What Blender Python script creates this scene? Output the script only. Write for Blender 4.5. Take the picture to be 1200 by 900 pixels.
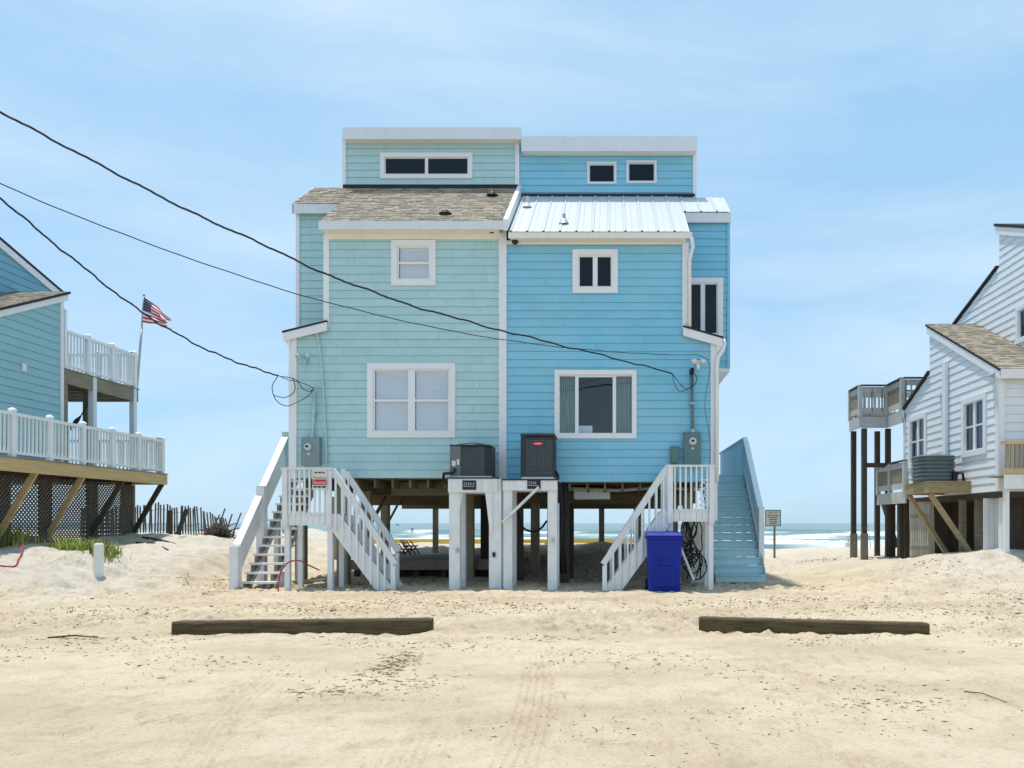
import bpy, bmesh, math, random
import numpy as np
from mathutils import Vector
random.seed(7); rng = np.random.default_rng(11)
for o in list(bpy.data.objects): bpy.data.objects.remove(o, do_unlink=True)
S = bpy.context.scene
COL = S.collection
R = math.radians
# ------------------------------------------------------------------ camera, sky, sun, exposure
F, CX, CY, H = 870.0, 715.0, 613.0, 1.45          # focal length and principal point for a 1200 px wide frame, eye height
cd = bpy.data.cameras.new('camera'); cam = bpy.data.objects.new('camera', cd); COL.objects.link(cam)
cam.location = (0, 0, H); cam.rotation_euler = (R(90), 0, 0)
cd.sensor_fit = 'HORIZONTAL'; cd.sensor_width = 36; cd.lens = 36*F/1200
cd.shift_x = -(CX-600)/1200; cd.shift_y = (CY-450)/1200
cd.clip_start = .1; cd.clip_end = 30000
S.camera = cam
SUNV = Vector((-1.5, 1.15, 9.4)).normalized()
SUN_EL = math.asin(SUNV.z); SUN_AZ = math.atan2(SUNV.x, SUNV.y)
W = bpy.data.worlds.new('World'); S.world = W; W.use_nodes = True
nt = W.node_tree; nt.nodes.clear()
wo = nt.nodes.new('ShaderNodeOutputWorld'); bg = nt.nodes.new('ShaderNodeBackground')
sky = nt.nodes.new('ShaderNodeTexSky'); sky.sky_type = 'NISHITA'; sky.sun_disc = False
sky.sun_elevation = SUN_EL; sky.sun_rotation = SUN_AZ
sky.air_density = 1.0; sky.dust_density = 0.6; sky.ozone_density = 2.0; sky.altitude = 0
SKYMUL = (1.0, 1.0, 1.0)
tc = nt.nodes.new('ShaderNodeTexCoord'); mp = nt.nodes.new('ShaderNodeMapping'); mp.inputs['Scale'].default_value = (1.2, 1.2, 4.5)
nz = nt.nodes.new('ShaderNodeTexNoise'); nz.inputs['Scale'].default_value = 1.25; nz.inputs['Detail'].default_value = 7; nz.inputs['Roughness'].default_value = .55
nz.inputs['Distortion'].default_value = .5
rp = nt.nodes.new('ShaderNodeMapRange'); rp.inputs['From Min'].default_value = .42; rp.inputs['From Max'].default_value = .78
rp.inputs['To Min'].default_value = 0; rp.inputs['To Max'].default_value = .8
vl = nt.nodes.new('ShaderNodeMix'); vl.data_type = 'RGBA'; vl.inputs['Factor'].default_value = .80; vl.inputs['B'].default_value = (2.05, 3.45, 4.8, 1)   # thin even veil of haze
mx = nt.nodes.new('ShaderNodeMix'); mx.data_type = 'RGBA'
mx.inputs['B'].default_value = (3.8, 4.6, 5.25, 1)
L = nt.links.new
L(tc.outputs['Generated'], mp.inputs['Vector']); L(mp.outputs['Vector'], nz.inputs['Vector']); L(nz.outputs['Fac'], rp.inputs['Value'])
L(rp.outputs['Result'], mx.inputs['Factor']); L(sky.outputs['Color'], vl.inputs['A']); L(vl.outputs['Result'], mx.inputs['A']); L(mx.outputs['Result'], bg.inputs['Color'])
bg.inputs['Strength'].default_value = .12
L(bg.outputs['Background'], wo.inputs['Surface'])
sl = bpy.data.lights.new('sun', 'SUN'); sl.energy = 2.7; sl.angle = R(2.0); sl.color = (1, .96, .9)
so = bpy.data.objects.new('sun', sl); COL.objects.link(so); so.location = (-10, 10, 60)
so.rotation_euler = SUNV.to_track_quat('Z', 'Y').to_euler()
S.view_settings.view_transform = 'Standard'; S.view_settings.look = 'None'; S.view_settings.gamma = 1
S.view_settings.use_curve_mapping = False
S.view_settings.exposure = 0.72
S.render.engine = 'CYCLES'
# ------------------------------------------------------------------ helpers
def XP(px, Y): return (px-CX)*Y/F
def ZP(py, Y): return H+(CY-py)*Y/F
def P(px, py, Y): return Vector((XP(px, Y), Y, ZP(py, Y)))
class Frame:
    def __init__(s, O, U, N): s.O, s.U, s.N = Vector(O), Vector(U), Vector(N)
    def __call__(s, u, z, d=0): return s.O+s.U*u+s.N*d+Vector((0, 0, z))
def front(Y): return Frame((0, Y, 0), (1, 0, 0), (0, -1, 0))
ORG = {}
class MB:
    def __init__(s): s.v = []; s.f = []; s.mi = []; s.cm = 0
    def face(s, *idx): s.f.append(tuple(idx)); s.mi.append(s.cm)
    def hexa(s, p):
        b = len(s.v); s.v += [Vector(q) for q in p]
        for q in ((0, 3, 2, 1), (4, 5, 6, 7), (0, 1, 5, 4), (1, 2, 6, 5), (2, 3, 7, 6), (3, 0, 4, 7)): s.face(*[b+i for i in q])
        return s
    def box(s, x0, x1, y0, y1, z0, z1):
        return s.hexa([(x0, y0, z0), (x1, y0, z0), (x1, y1, z0), (x0, y1, z0), (x0, y0, z1), (x1, y0, z1), (x1, y1, z1), (x0, y1, z1)])
    def fbox(s, fr, u0, u1, z0, z1, d0, d1):
        return s.hexa([fr(u0, z0, d1), fr(u1, z0, d1), fr(u1, z0, d0), fr(u0, z0, d0), fr(u0, z1, d1), fr(u1, z1, d1), fr(u1, z1, d0), fr(u0, z1, d0)])
    def beam(s, p, q, w, h, up=(0, 0, 1)):
        p, q, up = Vector(p), Vector(q), Vector(up); d = (q-p).normalized()
        a = d.cross(up).normalized()*w/2; c = a.cross(d).normalized()*h/2
        return s.hexa([p-a-c, p+a-c, q+a-c, q-a-c, p-a+c, p+a+c, q+a+c, q-a+c])
    def prism(s, poly, off):
        off = Vector(off); n = len(poly); b = len(s.v)
        s.v += [Vector(q) for q in poly]+[Vector(q)+off for q in poly]
        s.face(*range(b, b+n)); s.face(*range(b+2*n-1, b+n-1, -1))
        for i in range(n): j = (i+1) % n; s.face(b+i, b+n+i, b+n+j, b+j)
        return s
    def tube(s, pts, r, n=8, cap=True):
        pts = [Vector(q) for q in pts]; b = len(s.v); m = len(pts)
        rr = r if hasattr(r, '__len__') else [r]*m
        prev = None
        for i, q in enumerate(pts):
            t = (pts[min(i+1, m-1)]-pts[max(i-1, 0)]).normalized()
            if prev is None:
                a = t.cross(Vector((0, 0, 1))); a = a.normalized() if a.length > 1e-3 else Vector((1, 0, 0))
            else: a = (prev-t*prev.dot(t)).normalized()
            prev = a; c = t.cross(a)
            for k in range(n): s.v.append(q+(a*math.cos(2*math.pi*k/n)+c*math.sin(2*math.pi*k/n))*rr[i])
        for i in range(m-1):
            for k in range(n): s.face(b+i*n+k, b+i*n+(k+1) % n, b+(i+1)*n+(k+1) % n, b+(i+1)*n+k)
        if cap: s.face(*[b+k for k in range(n-1, -1, -1)]); s.face(*[b+(m-1)*n+k for k in range(n)])
        return s
    def cyl(s, p, q, r0, r1=None, n=16): return s.tube([p, q], [r0, r0 if r1 is None else r1], n)
    def blob(s, c, rx, ry, rz, nu=12, nv=8):
        c = Vector(c); b = len(s.v)
        for j in range(nv+1):
            t = math.pi*j/nv
            for i in range(nu):
                a = 2*math.pi*i/nu; s.v.append(c+Vector((rx*math.sin(t)*math.cos(a), ry*math.sin(t)*math.sin(a), rz*math.cos(t))))
        for j in range(nv):
            for i in range(nu): s.face(b+j*nu+i, b+(j+1)*nu+i, b+(j+1)*nu+(i+1) % nu, b+j*nu+(i+1) % nu)
        return s
    def build(s, name, mat, parent=None, smooth=False, kind=None, bevel=0, normals=True):
        co = np.array([tuple(q) for q in s.v]); lo, hi = co.min(0), co.max(0)
        o0 = Vector(((lo[0]+hi[0])/2, (lo[1]+hi[1])/2, lo[2]))
        me = bpy.data.meshes.new(name); me.from_pydata([tuple(Vector(q)-o0) for q in s.v], [], s.f)
        mats = mat if isinstance(mat, (list, tuple)) else [mat]
        for m in mats: me.materials.append(m)
        if len(mats) > 1: me.polygons.foreach_set('material_index', s.mi)
        if smooth: me.polygons.foreach_set('use_smooth', [True]*len(me.polygons))
        if normals and len(s.f) < 8000:
            bm = bmesh.new(); bm.from_mesh(me)
            bmesh.ops.remove_doubles(bm, verts=bm.verts, dist=1e-5) if smooth else None
            bmesh.ops.recalc_face_normals(bm, faces=bm.faces); bm.to_mesh(me); bm.free()
        me.update()
        o = bpy.data.objects.new(name, me); COL.objects.link(o)
        ORG[o.name] = o0.copy()
        if parent: o.parent = parent; o.location = o0-ORG[parent.name]
        else: o.location = o0
        if kind: o['kind'] = kind
        if bevel:
            b = o.modifiers.new('bevel', 'BEVEL'); b.width = bevel; b.segments = 2; b.limit_method = 'ANGLE'
        return o
def dup(o, d, parent=None):
    c = o.copy(); COL.objects.link(c); c.parent = parent or o.parent; d = Vector(d)
    c.location = Vector(o.location)+d; ORG[c.name] = ORG[o.name]+d
    return c
def tag(o, label, cat, group=None):
    o['label'] = label; o['category'] = cat
    if group: o['group'] = group
    return o
def thing(name, label, cat, loc, group=None):
    o = bpy.data.objects.new(name, None); COL.objects.link(o); o.location = loc; o.empty_display_size = .2
    ORG[o.name] = Vector(loc); return tag(o, label, cat, group)
def clip(poly, a, b, c):                      # keep a*u+b*z<=c ; poly of (u,z)
    out = []
    for i, p in enumerate(poly):
        q = poly[(i+1) % len(poly)]; dp = a*p[0]+b*p[1]-c; dq = a*q[0]+b*q[1]-c
        if dp <= 0: out.append(p)
        if dp*dq < 0: t = dp/(dp-dq); out.append((p[0]+t*(q[0]-p[0]), p[1]+t*(q[1]-p[1])))
    return out if len(out) > 2 else []
def area(p): return abs(sum(p[i][0]*p[(i+1) % len(p)][1]-p[(i+1) % len(p)][0]*p[i][1] for i in range(len(p)))/2)
def cut(polys, holes):
    for (u0, u1, z0, z1) in holes:
        nx = []
        for p in polys:
            for q in (clip(p, 1, 0, u0), clip(p, -1, 0, -u1)):
                if q: nx.append(q)
            m = clip(clip(p, -1, 0, -u0), 1, 0, u1) if clip(p, -1, 0, -u0) else []
            if m:
                for q in (clip(m, 0, 1, z0), clip(m, 0, -1, -z1)):
                    if q: nx.append(q)
        polys = [p for p in nx if area(p) > 1e-5]
    return polys
def siding(fr, polys, holes, mat, parent, course=.19, z_start=None, sheath=None, joined=False, name='siding_board', gap=.006, t0=.030, t1=.014, joint=0):
    # a sheathing sheet with lapped boards in front, each course one board
    zmin = min(q[1] for p in polys for q in p); zmax = max(q[1] for p in polys for q in p)
    sh = MB()
    for p in cut(polys, holes): sh.prism([fr(u, z, -.05) for u, z in p], fr.N*.05)
    wall = sh.build('wall', sheath or mat, parent)
    z = z_start if z_start is not None else zmin
    jm = MB()
    while z < zmax:
        zb = z+course-gap; pieces = []
        for p in polys:
            b = clip(clip(p, 0, -1, -z), 0, 1, zb) if clip(p, 0, -1, -z) else []
            if not b: continue
            pieces += cut([b], holes)
        if joint:
            u_ = min(a[0] for p in polys for a in p)+random.uniform(.5, joint)
            while u_ < max(a[0] for p in polys for a in p): pieces = cut(pieces, [(u_-.002, u_+.002, z-1, z+1)]); u_ += joint
        runs = []
        for q in sorted(pieces, key=lambda q: min(a[0] for a in q)):
            lo_, hi_ = min(a[0] for a in q), max(a[0] for a in q)
            if runs and lo_ <= runs[-1][0]+1e-4: runs[-1][1].append(q); runs[-1][0] = max(runs[-1][0], hi_)
            else: runs.append([hi_, [q]])
        for _, qs in runs:
            mb = jm if joined else MB()
            for q in qs:
                n = len(q); k = len(mb.v)
                mb.v += [fr(u, zz, .0005) for u, zz in q]+[fr(u, zz, t0+(t1-t0)*(zz-z)/course) for u, zz in q]
                mb.face(*range(k+n, k+2*n))
                for i in range(n): j = (i+1) % n; mb.face(k+i, k+j, k+n+j, k+n+i)
            if not joined: mb.build(name, mat, wall)
        z += course
    if joined and jm.v: jm.build(name, mat, wall)
    return wall
def text(s, size, fr, u, z, d, mat, parent, align='CENTER', name='lettering', bold=0.0):
    cu = bpy.data.curves.new('t', 'FONT'); cu.body = s; cu.size = size; cu.align_x = align; cu.extrude = .002; cu.offset = bold; cu.resolution_u = 3
    ob = bpy.data.objects.new('t', cu); COL.objects.link(ob)
    dg = bpy.context.evaluated_depsgraph_get(); me = bpy.data.meshes.new_from_object(ob.evaluated_get(dg))
    bpy.data.objects.remove(ob); bpy.data.curves.remove(cu)
    mb = MB(); mb.v = [fr(u+q.co.x, z+q.co.y, d+q.co.z) for q in me.vertices]; mb.f = [tuple(p.vertices) for p in me.polygons]; mb.mi = [0]*len(mb.f)
    bpy.data.meshes.remove(me)
    return mb.build(name, mat, parent, normals=False)
# ------------------------------------------------------------------ materials
def srgb(r, g, b):
    f = lambda c: (c/255/12.92 if c/255 <= .04045 else ((c/255+.055)/1.055)**2.4)
    return (f(r), f(g), f(b))
def M(name, col, rough=.6, var=.07, scale=2.5, stretch=(1, 1, 1), dirt=0, dirtcol=(.25, .22, .17), bump=0, bscale=60, rnd=.04, metallic=0, spec=.4, island=0, detail=5, fade=0):
    m = bpy.data.materials.new(name); m.use_nodes = True; t = m.node_tree; b = t.nodes['Principled BSDF']; l = t.links.new
    b.inputs['Roughness'].default_value = rough; b.inputs['Metallic'].default_value = metallic; b.inputs['Specular IOR Level'].default_value = spec
    c = t.nodes.new('ShaderNodeTexCoord'); mpn = t.nodes.new('ShaderNodeMapping'); mpn.inputs['Scale'].default_value = stretch
    l(c.outputs['Object'], mpn.inputs['Vector'])
    oi = t.nodes.new('ShaderNodeObjectInfo')
    add = t.nodes.new('ShaderNodeVectorMath'); add.operation = 'ADD'; l(mpn.outputs['Vector'], add.inputs[0])
    ml = t.nodes.new('ShaderNodeMath'); ml.operation = 'MULTIPLY'; ml.inputs[1].default_value = 37; l(oi.outputs['Random'], ml.inputs[0]); l(ml.outputs[0], add.inputs[1])
    n = t.nodes.new('ShaderNodeTexNoise'); n.inputs['Scale'].default_value = scale; n.inputs['Detail'].default_value = detail; n.inputs['Roughness'].default_value = .6
    l(add.outputs[0], n.inputs['Vector'])
    v = t.nodes.new('ShaderNodeMapRange'); v.inputs['From Min'].default_value = .3; v.inputs['From Max'].default_value = .7
    v.inputs['To Min'].default_value = 1-var; v.inputs['To Max'].default_value = 1+var; l(n.outputs['Fac'], v.inputs['Value'])
    rr = t.nodes.new('ShaderNodeMapRange'); rr.inputs['To Min'].default_value = 1-rnd; rr.inputs['To Max'].default_value = 1+rnd
    if island:
        g = t.nodes.new('ShaderNodeNewGeometry'); l(g.outputs['Random Per Island'], rr.inputs['Value']); rr.inputs['To Min'].default_value = 1-island; rr.inputs['To Max'].default_value = 1+island
    else: l(oi.outputs['Random'], rr.inputs['Value'])
    mu = t.nodes.new('ShaderNodeMath'); mu.operation = 'MULTIPLY'; l(v.outputs[0], mu.inputs[0]); l(rr.outputs[0], mu.inputs[1])
    sc = t.nodes.new('ShaderNodeVectorMath'); sc.operation = 'SCALE'; sc.inputs[0].default_value = col; l(mu.outputs[0], sc.inputs['Scale'])
    out = sc.outputs[0]
    if fade:
        gp = t.nodes.new('ShaderNodeNewGeometry'); nf = t.nodes.new('ShaderNodeTexNoise'); nf.inputs['Scale'].default_value = .55; nf.inputs['Detail'].default_value = 6; nf.inputs['Roughness'].default_value = .65; l(gp.outputs['Position'], nf.inputs['Vector'])
        rf = t.nodes.new('ShaderNodeMapRange'); rf.inputs['From Min'].default_value = .35; rf.inputs['From Max'].default_value = .7; rf.inputs['To Max'].default_value = fade; l(nf.outputs['Fac'], rf.inputs['Value'])
        xf = t.nodes.new('ShaderNodeMix'); xf.data_type = 'RGBA'; xf.inputs['B'].default_value = (.62, .68, .68, 1); l(rf.outputs[0], xf.inputs['Factor']); l(out, xf.inputs['A']); out = xf.outputs['Result']
    if dirt:
        m2 = t.nodes.new('ShaderNodeMapping'); m2.inputs['Scale'].default_value = (5, 5, .8); l(c.outputs['Object'], m2.inputs['Vector'])
        n2 = t.nodes.new('ShaderNodeTexNoise'); n2.inputs['Scale'].default_value = 1.6; n2.inputs['Detail'].default_value = 8; n2.inputs['Roughness'].default_value = .65; l(m2.outputs[0], n2.inputs['Vector'])
        r2 = t.nodes.new('ShaderNodeMapRange'); r2.inputs['From Min'].default_value = .48; r2.inputs['From Max'].default_value = .75; r2.inputs['To Max'].default_value = dirt; l(n2.outputs['Fac'], r2.inputs['Value'])
        x = t.nodes.new('ShaderNodeMix'); x.data_type = 'RGBA'; x.inputs['B'].default_value = (*dirtcol, 1); l(r2.outputs[0], x.inputs['Factor']); l(out, x.inputs['A']); out = x.outputs['Result']
    l(out, b.inputs['Base Color'])
    if bump:
        n3 = t.nodes.new('ShaderNodeTexNoise'); n3.inputs['Scale'].default_value = bscale; n3.inputs['Detail'].default_value = 4; l(add.outputs[0], n3.inputs['Vector'])
        bp = t.nodes.new('ShaderNodeBump'); bp.inputs['Strength'].default_value = bump; bp.inputs['Distance'].default_value = .01; l(n3.outputs['Fac'], bp.inputs['Height']); l(bp.outputs[0], b.inputs['Normal'])
    return m
def glass(name, tint, refl=.9, base=.05):
    m = bpy.data.materials.new(name); m.use_nodes = True; t = m.node_tree; t.nodes.clear(); l = t.links.new
    o = t.nodes.new('ShaderNodeOutputMaterial'); tr = t.nodes.new('ShaderNodeBsdfTransparent'); tr.inputs[0].default_value = (*tint, 1)
    g = t.nodes.new('ShaderNodeBsdfGlossy'); g.inputs['Roughness'].default_value = .02; g.inputs['Color'].default_value = (refl, refl, refl, 1)
    lw = t.nodes.new('ShaderNodeLayerWeight'); lw.inputs['Blend'].default_value = .5; pw = t.nodes.new('ShaderNodeMath'); pw.operation = 'POWER'; pw.inputs[1].default_value = 4; l(lw.outputs['Facing'], pw.inputs[0])
    fr = t.nodes.new('ShaderNodeMath'); fr.operation = 'MULTIPLY_ADD'; fr.inputs[1].default_value = .9; fr.inputs[2].default_value = base; l(pw.outputs[0], fr.inputs[0])
    x = t.nodes.new('ShaderNodeMixShader'); l(fr.outputs[0], x.inputs[0]); l(tr.outputs[0], x.inputs[1]); l(g.outputs[0], x.inputs[2]); l(x.outputs[0], o.inputs['Surface'])
    return m
TEAL = M('paint_pale_teal', (.41, .625, .645), .55, .05, 1.5, dirt=.14, bump=.12, bscale=45, rnd=.022, fade=.16)
BLUE = M('paint_sky_blue', (.20, .525, .70), .5, .05, 1.5, dirt=.10, bump=.12, bscale=45, rnd=.022, fade=.14)
TRIM = M('paint_white_trim', (.78, .78, .80), .5, .03, 3, dirt=.12, dirtcol=(.5, .46, .38), rnd=.02)
WPAINT = M('paint_white_weathered', (.76, .77, .78), .6, .06, 4, dirt=.42, dirtcol=(.42, .40, .36), bump=.2, rnd=.04)
CREAM = M('paint_cream_frieze', (.80, .76, .67), .55, .04, 3, dirt=.1, rnd=.02)
FASCIA = M('metal_white_fascia', (.68, .71, .76), .45, .03, 2, dirt=.12, dirtcol=(.45, .43, .40), rnd=.02)
VINYL = M('white_vinyl_rail', (.80, .82, .84), .4, .03, 3, rnd=.02)
SHING = M('asphalt_shingle', (.27, .228, .175), .9, .28, 11, bump=.5, bscale=90, island=.32)
ROOFDK = M('dark_roof_edge', (.025, .025, .028), .8, .1)
METROOF = M('white_metal_roof', (.56, .59, .61), .35, .03, 2, dirt=.06, rnd=.02, spec=.5)
BLACK = M('black_plastic', (.012, .012, .014), .5, .1, rnd=.05)
RUBBER = M('cable_black', (.015, .015, .018), .6, .15)
DARKIN = M('dark_interior', (.03, .042, .056), .9, .1)  # navy near-black: room shade and sky reflection put into the wall colour
GLASSD = glass('window_glass_dark', (.28, .40, .55), .9, .03)
GLASSC = glass('window_glass_clear', (.965, .975, .98), .9)
BLIND = M('white_blind', (.74, .77, .82), .6, .03, rnd=.03)
CURTAIN = M('grey_green_curtain', (.22, .30, .27), .9, .12, 6, (4, 4, .4))
METER = M('meter_box_grey_green', (.10, .19, .19), .5, .08, dirt=.1)
METERG = M('meter_box_grey', (.20, .27, .30), .5, .08, dirt=.15)
STEEL = M('galvanised_steel', (.45, .48, .50), .4, .06, metallic=.6)
ACDARK = M('condenser_dark', (.022, .026, .030), .5, .12, 6, dirt=.1, dirtcol=(.2, .19, .17))
ACGREY = M('condenser_grey', (.13, .15, .17), .5, .08, dirt=.12)
ACMID = M('condenser_louvre', (.065, .072, .078), .5, .15, 6, dirt=.15)
ACGREEN = M('condenser_green_grey', (.10, .14, .145), .5, .1, dirt=.12)
WOODN = M('new_pine_lumber', (.56, .41, .20), .75, .16, 3, (1, .35, 6), dirt=.15, bump=.3, bscale=30)
WOODG = M('weathered_lumber', (.25, .215, .16), .85, .22, 3, (2, .6, 5), dirt=.25, bump=.5, bscale=30, rnd=.12)
WOODX = M('weathered_piling', (.33, .28, .20), .85, .2, 2, (5, 5, .6), dirt=.3, bump=.5, bscale=25, rnd=.12)
WOODD = M('dark_brown_lumber', (.075, .058, .042), .85, .25, 3, (5, 5, .8), bump=.5, bscale=30, rnd=.1)
WOODO = M('olive_brown_beam', (.17, .145, .085), .85, .15, 2, (.6, 4, 5), dirt=.2, bump=.3, rnd=.08)
WOODY = M('yellow_pine_rail', (.74, .50, .11), .75, .15, 3, (.5, 3, 6), bump=.3)
CREO = M('creosote_timber', (.10, .070, .032), .85, .5, 3, (.8, 8, 9), dirt=.3, dirtcol=(.13, .10, .06), bump=.8, bscale=22)
BIN = M('blue_plastic_bin', (.003, .020, .27), .5, .10, 3, dirt=.10, dirtcol=(.08, .09, .25), spec=.25)
LBLUE = M('paint_step_blue', (.43, .66, .71), .55, .06, 3, dirt=.18, dirtcol=(.4, .42, .40), rnd=.03)
HBLUE = M('paint_grey_blue_siding', (.29, .51, .57), .55, .05, 2, dirt=.08, rnd=.03)
HBLUE2 = M('paint_deep_blue_siding', (.19, .41, .54), .55, .05, 2, dirt=.06, rnd=.03)
HWHITE = M('white_vinyl_siding', (.74, .77, .80), .5, .03, 2, dirt=.12, dirtcol=(.5, .5, .46), rnd=.02)
RED = M('red_print', (.50, .02, .05), .5, .03)
INK = M('black_print', (.02, .02, .02), .5, .03)
SILVER = M('grey_white_print', (.50, .50, .52), .5, .05)
SIGNW = M('sign_white_panel', (.66, .66, .60), .5, .05, dirt=.12)
POSTW = M('post_white_paint', (.74, .75, .74), .6, .05, dirt=.2, dirtcol=(.5, .46, .38))
HOSE = M('red_hose', (.42, .02, .05), .4, .05)
STRAW = M('dry_straw', (.38, .30, .15), .8, .2, 4, island=.4)
STICK = M('driftwood_dark', (.06, .045, .03), .9, .3, 8, rnd=.2)
SLATW = M('sunlit_slat', (.42, .38, .30), .85, .2, 3, (5, 5, .6), dirt=.25, rnd=.15)  # lighter copy of the piling wood, sunlight put into the colour
DEBRIS = M('beach_wrack_bits', (.17, .115, .055), .9, .3, 9, island=.6)
GRASS = M('dune_grass', (.25, .33, .04), .7, .2, 4, island=.55)
WOODP = M('tan_treated_lumber', (.34, .27, .15), .8, .2, 3, (2, .6, 5), dirt=.2, bump=.4, bscale=30, rnd=.1)
LRAIL = M('paint_pale_blue_rail', (.74, .80, .82), .55, .05, 3, dirt=.15, dirtcol=(.45, .46, .44), rnd=.04)
DECKGR = M('weathered_grey_white_rail', (.50, .51, .50), .7, .12, 3, dirt=.3, dirtcol=(.25, .22, .18), rnd=.08)
FENCEW = M('sand_fence_slat', (.20, .17, .145), .9, .2, 3, (4, 4, .7), rnd=.25)
# ------------------------------------------------------------------ noise
def vnoise(x, y, seed=0):
    xi = np.floor(x).astype(np.int64); yi = np.floor(y).astype(np.int64); xf = x-xi; yf = y-yi
    def h(a, b):
        n = (a*374761393+b*668265263+seed*1442695041) & 0xFFFFFFFF
        n = ((n ^ (n >> 13))*1274126177) & 0xFFFFFFFF
        return ((n ^ (n >> 16)) & 0xFFFF)/65535.0
    u = xf*xf*xf*(xf*(xf*6-15)+10); v = yf*yf*yf*(yf*(yf*6-15)+10)
    a = h(xi, yi)*(1-u)+h(xi+1, yi)*u; b = h(xi, yi+1)*(1-u)+h(xi+1, yi+1)*u
    return a*(1-v)+b*v-.5
def fbm(x, y, o=4, seed=0, g=.5):
    s = 0; a = 1.0
    for i in range(o): s = s+a*vnoise(x*2**i+17.3*i, y*2**i-9.1*i, seed+i); a *= g
    return s
def sst(a, b, x):
    t = np.clip((x-a)/(b-a), 0, 1); return t*t*(3-2*t)
# ------------------------------------------------------------------ sand
TRACKS = [((-2.15, 3.6), (-2.75, 5.2), (-3.35, 8.3)), ((-3.9, 3.6), (-5.2, 6.0), (-6.6, 8.4)), ((-.55, 3.6), (-.62, 6.5), (-.9, 9.0)), ((.9, 3.6), (.35, 4.9), (-.35, 6.4)),
          ((1.9, 3.6), (1.25, 5.2), (.2, 7.6)), ((-1.15, 3.6), (-1.3, 5.0), (-1.6, 7.2)), ((2.9, 4.0), (2.2, 6.0), (1.0, 8.8)), ((3.9, 5), (3.3, 7.2), (2.6, 9.3))]
def coarse(x, y):
    z = .05*fbm(x*.35, y*.35, 3, 5)
    left = sst(-9.0, -12.0, x)*(.92*sst(14.3, 18.0, y+.75*np.clip(-x-11, 0, 4))) + sst(-8.6, -10.5, x)*.12*sst(15, 19, y)
    right = sst(4.6, 9.2, x)*(.70*sst(13.2, 17.2, y))*(1-.5*sst(18.5, 23.5, y))
    back = (.56-.40*sst(2.5, 5.5, x))*sst(19.5, 28, y)+.12*np.exp(-((x+0.4)/2.2)**2-((y-25.5)/2.5)**2)
    keep = np.maximum(np.maximum(left, right), back)
    z = z+keep*(1+.35*fbm(x*.5, y*.5, 3, 9))
    z = z*(1-sst(32.5, 44, y))+(-.25*sst(32, 44, y)-2.3*sst(36, 92, y))-.9*sst(92, 160, y)
    return z
def dents(x, y, cell, r0, r1, keep, seed, ax=1.0):
    out = np.zeros_like(x); ci = np.floor(x/cell); cj = np.floor(y/cell)
    hs = lambda a, b, k: (np.sin(a*127.1+b*311.7+k*74.7+seed)*43758.5453) % 1.0
    for di in (-1, 0, 1):
        for dj in (-1, 0, 1):
            a, b = ci+di, cj+dj; cx_ = (a+hs(a, b, 1))*cell; cy_ = (b+hs(a, b, 2))*cell
            r = r0+(r1-r0)*hs(a, b, 3); th = hs(a, b, 4)*3.14; ct, sn = np.cos(th), np.sin(th)
            u = ((x-cx_)*ct+(y-cy_)*sn)/(1.5*ax); v = -(x-cx_)*sn+(y-cy_)*ct; d = np.sqrt(u*u+v*v)/r
            out = out+np.where(hs(a, b, 5) < keep, -np.exp(-d**2.4)+.38*np.exp(-((d-1.45)/.35)**2), 0)*r
    return out
def sand_h(x, y):
    z = coarse(x, y)
    z = z+.006*fbm(x*2.2, y*2.2, 3, 21)
    rough = sst(8.8, 10.5, y)*(1-sst(24, 32, y))
    trod = fbm(x*.6, y*.6, 2, 77)
    pits = -np.abs(fbm(x*2.6, y*2.6, 3, 33))
    calm = sst(30, 36, y)
    z = z+rough*(.11*pits*(.6+trod)+.03*fbm(x*6, y*5, 4, 41, .6)+np.clip(.55+1.5*trod, .1, 1)*(.75*dents(x, y, .50, .08, .16, .75, 1.3)+.6*dents(x, y, .19, .03, .06, .65, 4.1)))
    z = z+(1-rough)*(1-calm)*(.014*fbm(x*7, y*6, 4, 51, .6)+.04*pits*np.clip(trod+.2, 0, 1)+np.clip(trod+.02, 0, .5)*(.5*dents(x, y, .6, .05, .11, .5, 7.7)+.7*dents(x, y, .2, .02, .04, .55, 9.7)))
    for k, tr in enumerate(TRACKS):
        (x0, y0), (x1, y1), (x2, y2) = tr
        c = np.polyfit([y0, y1, y2], [x0, x1, x2], 2); dx = x-np.polyval(c, y)
        w = .15; inn = 1-sst(w*.8, w*1.2, np.abs(dx))
        fade = sst(y0-1, y0+.2, y)*(1-sst(y2-1.5, y2, y))*np.clip(.75+1.6*fbm(x*.7, y*.7, 2, 90+k), 0, 1)
        sw = np.sin(dx*2*np.pi/.066); tread = np.sign(sw)*np.abs(sw)**.6*.013+np.sin(y*2*np.pi/.13+np.sign(dx)*1.2+dx*9)*.004
        z = z+fade*(inn*(-.006+tread)+.009*np.exp(-((np.abs(dx)-w*1.25)/.035)**2))
    return z
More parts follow.
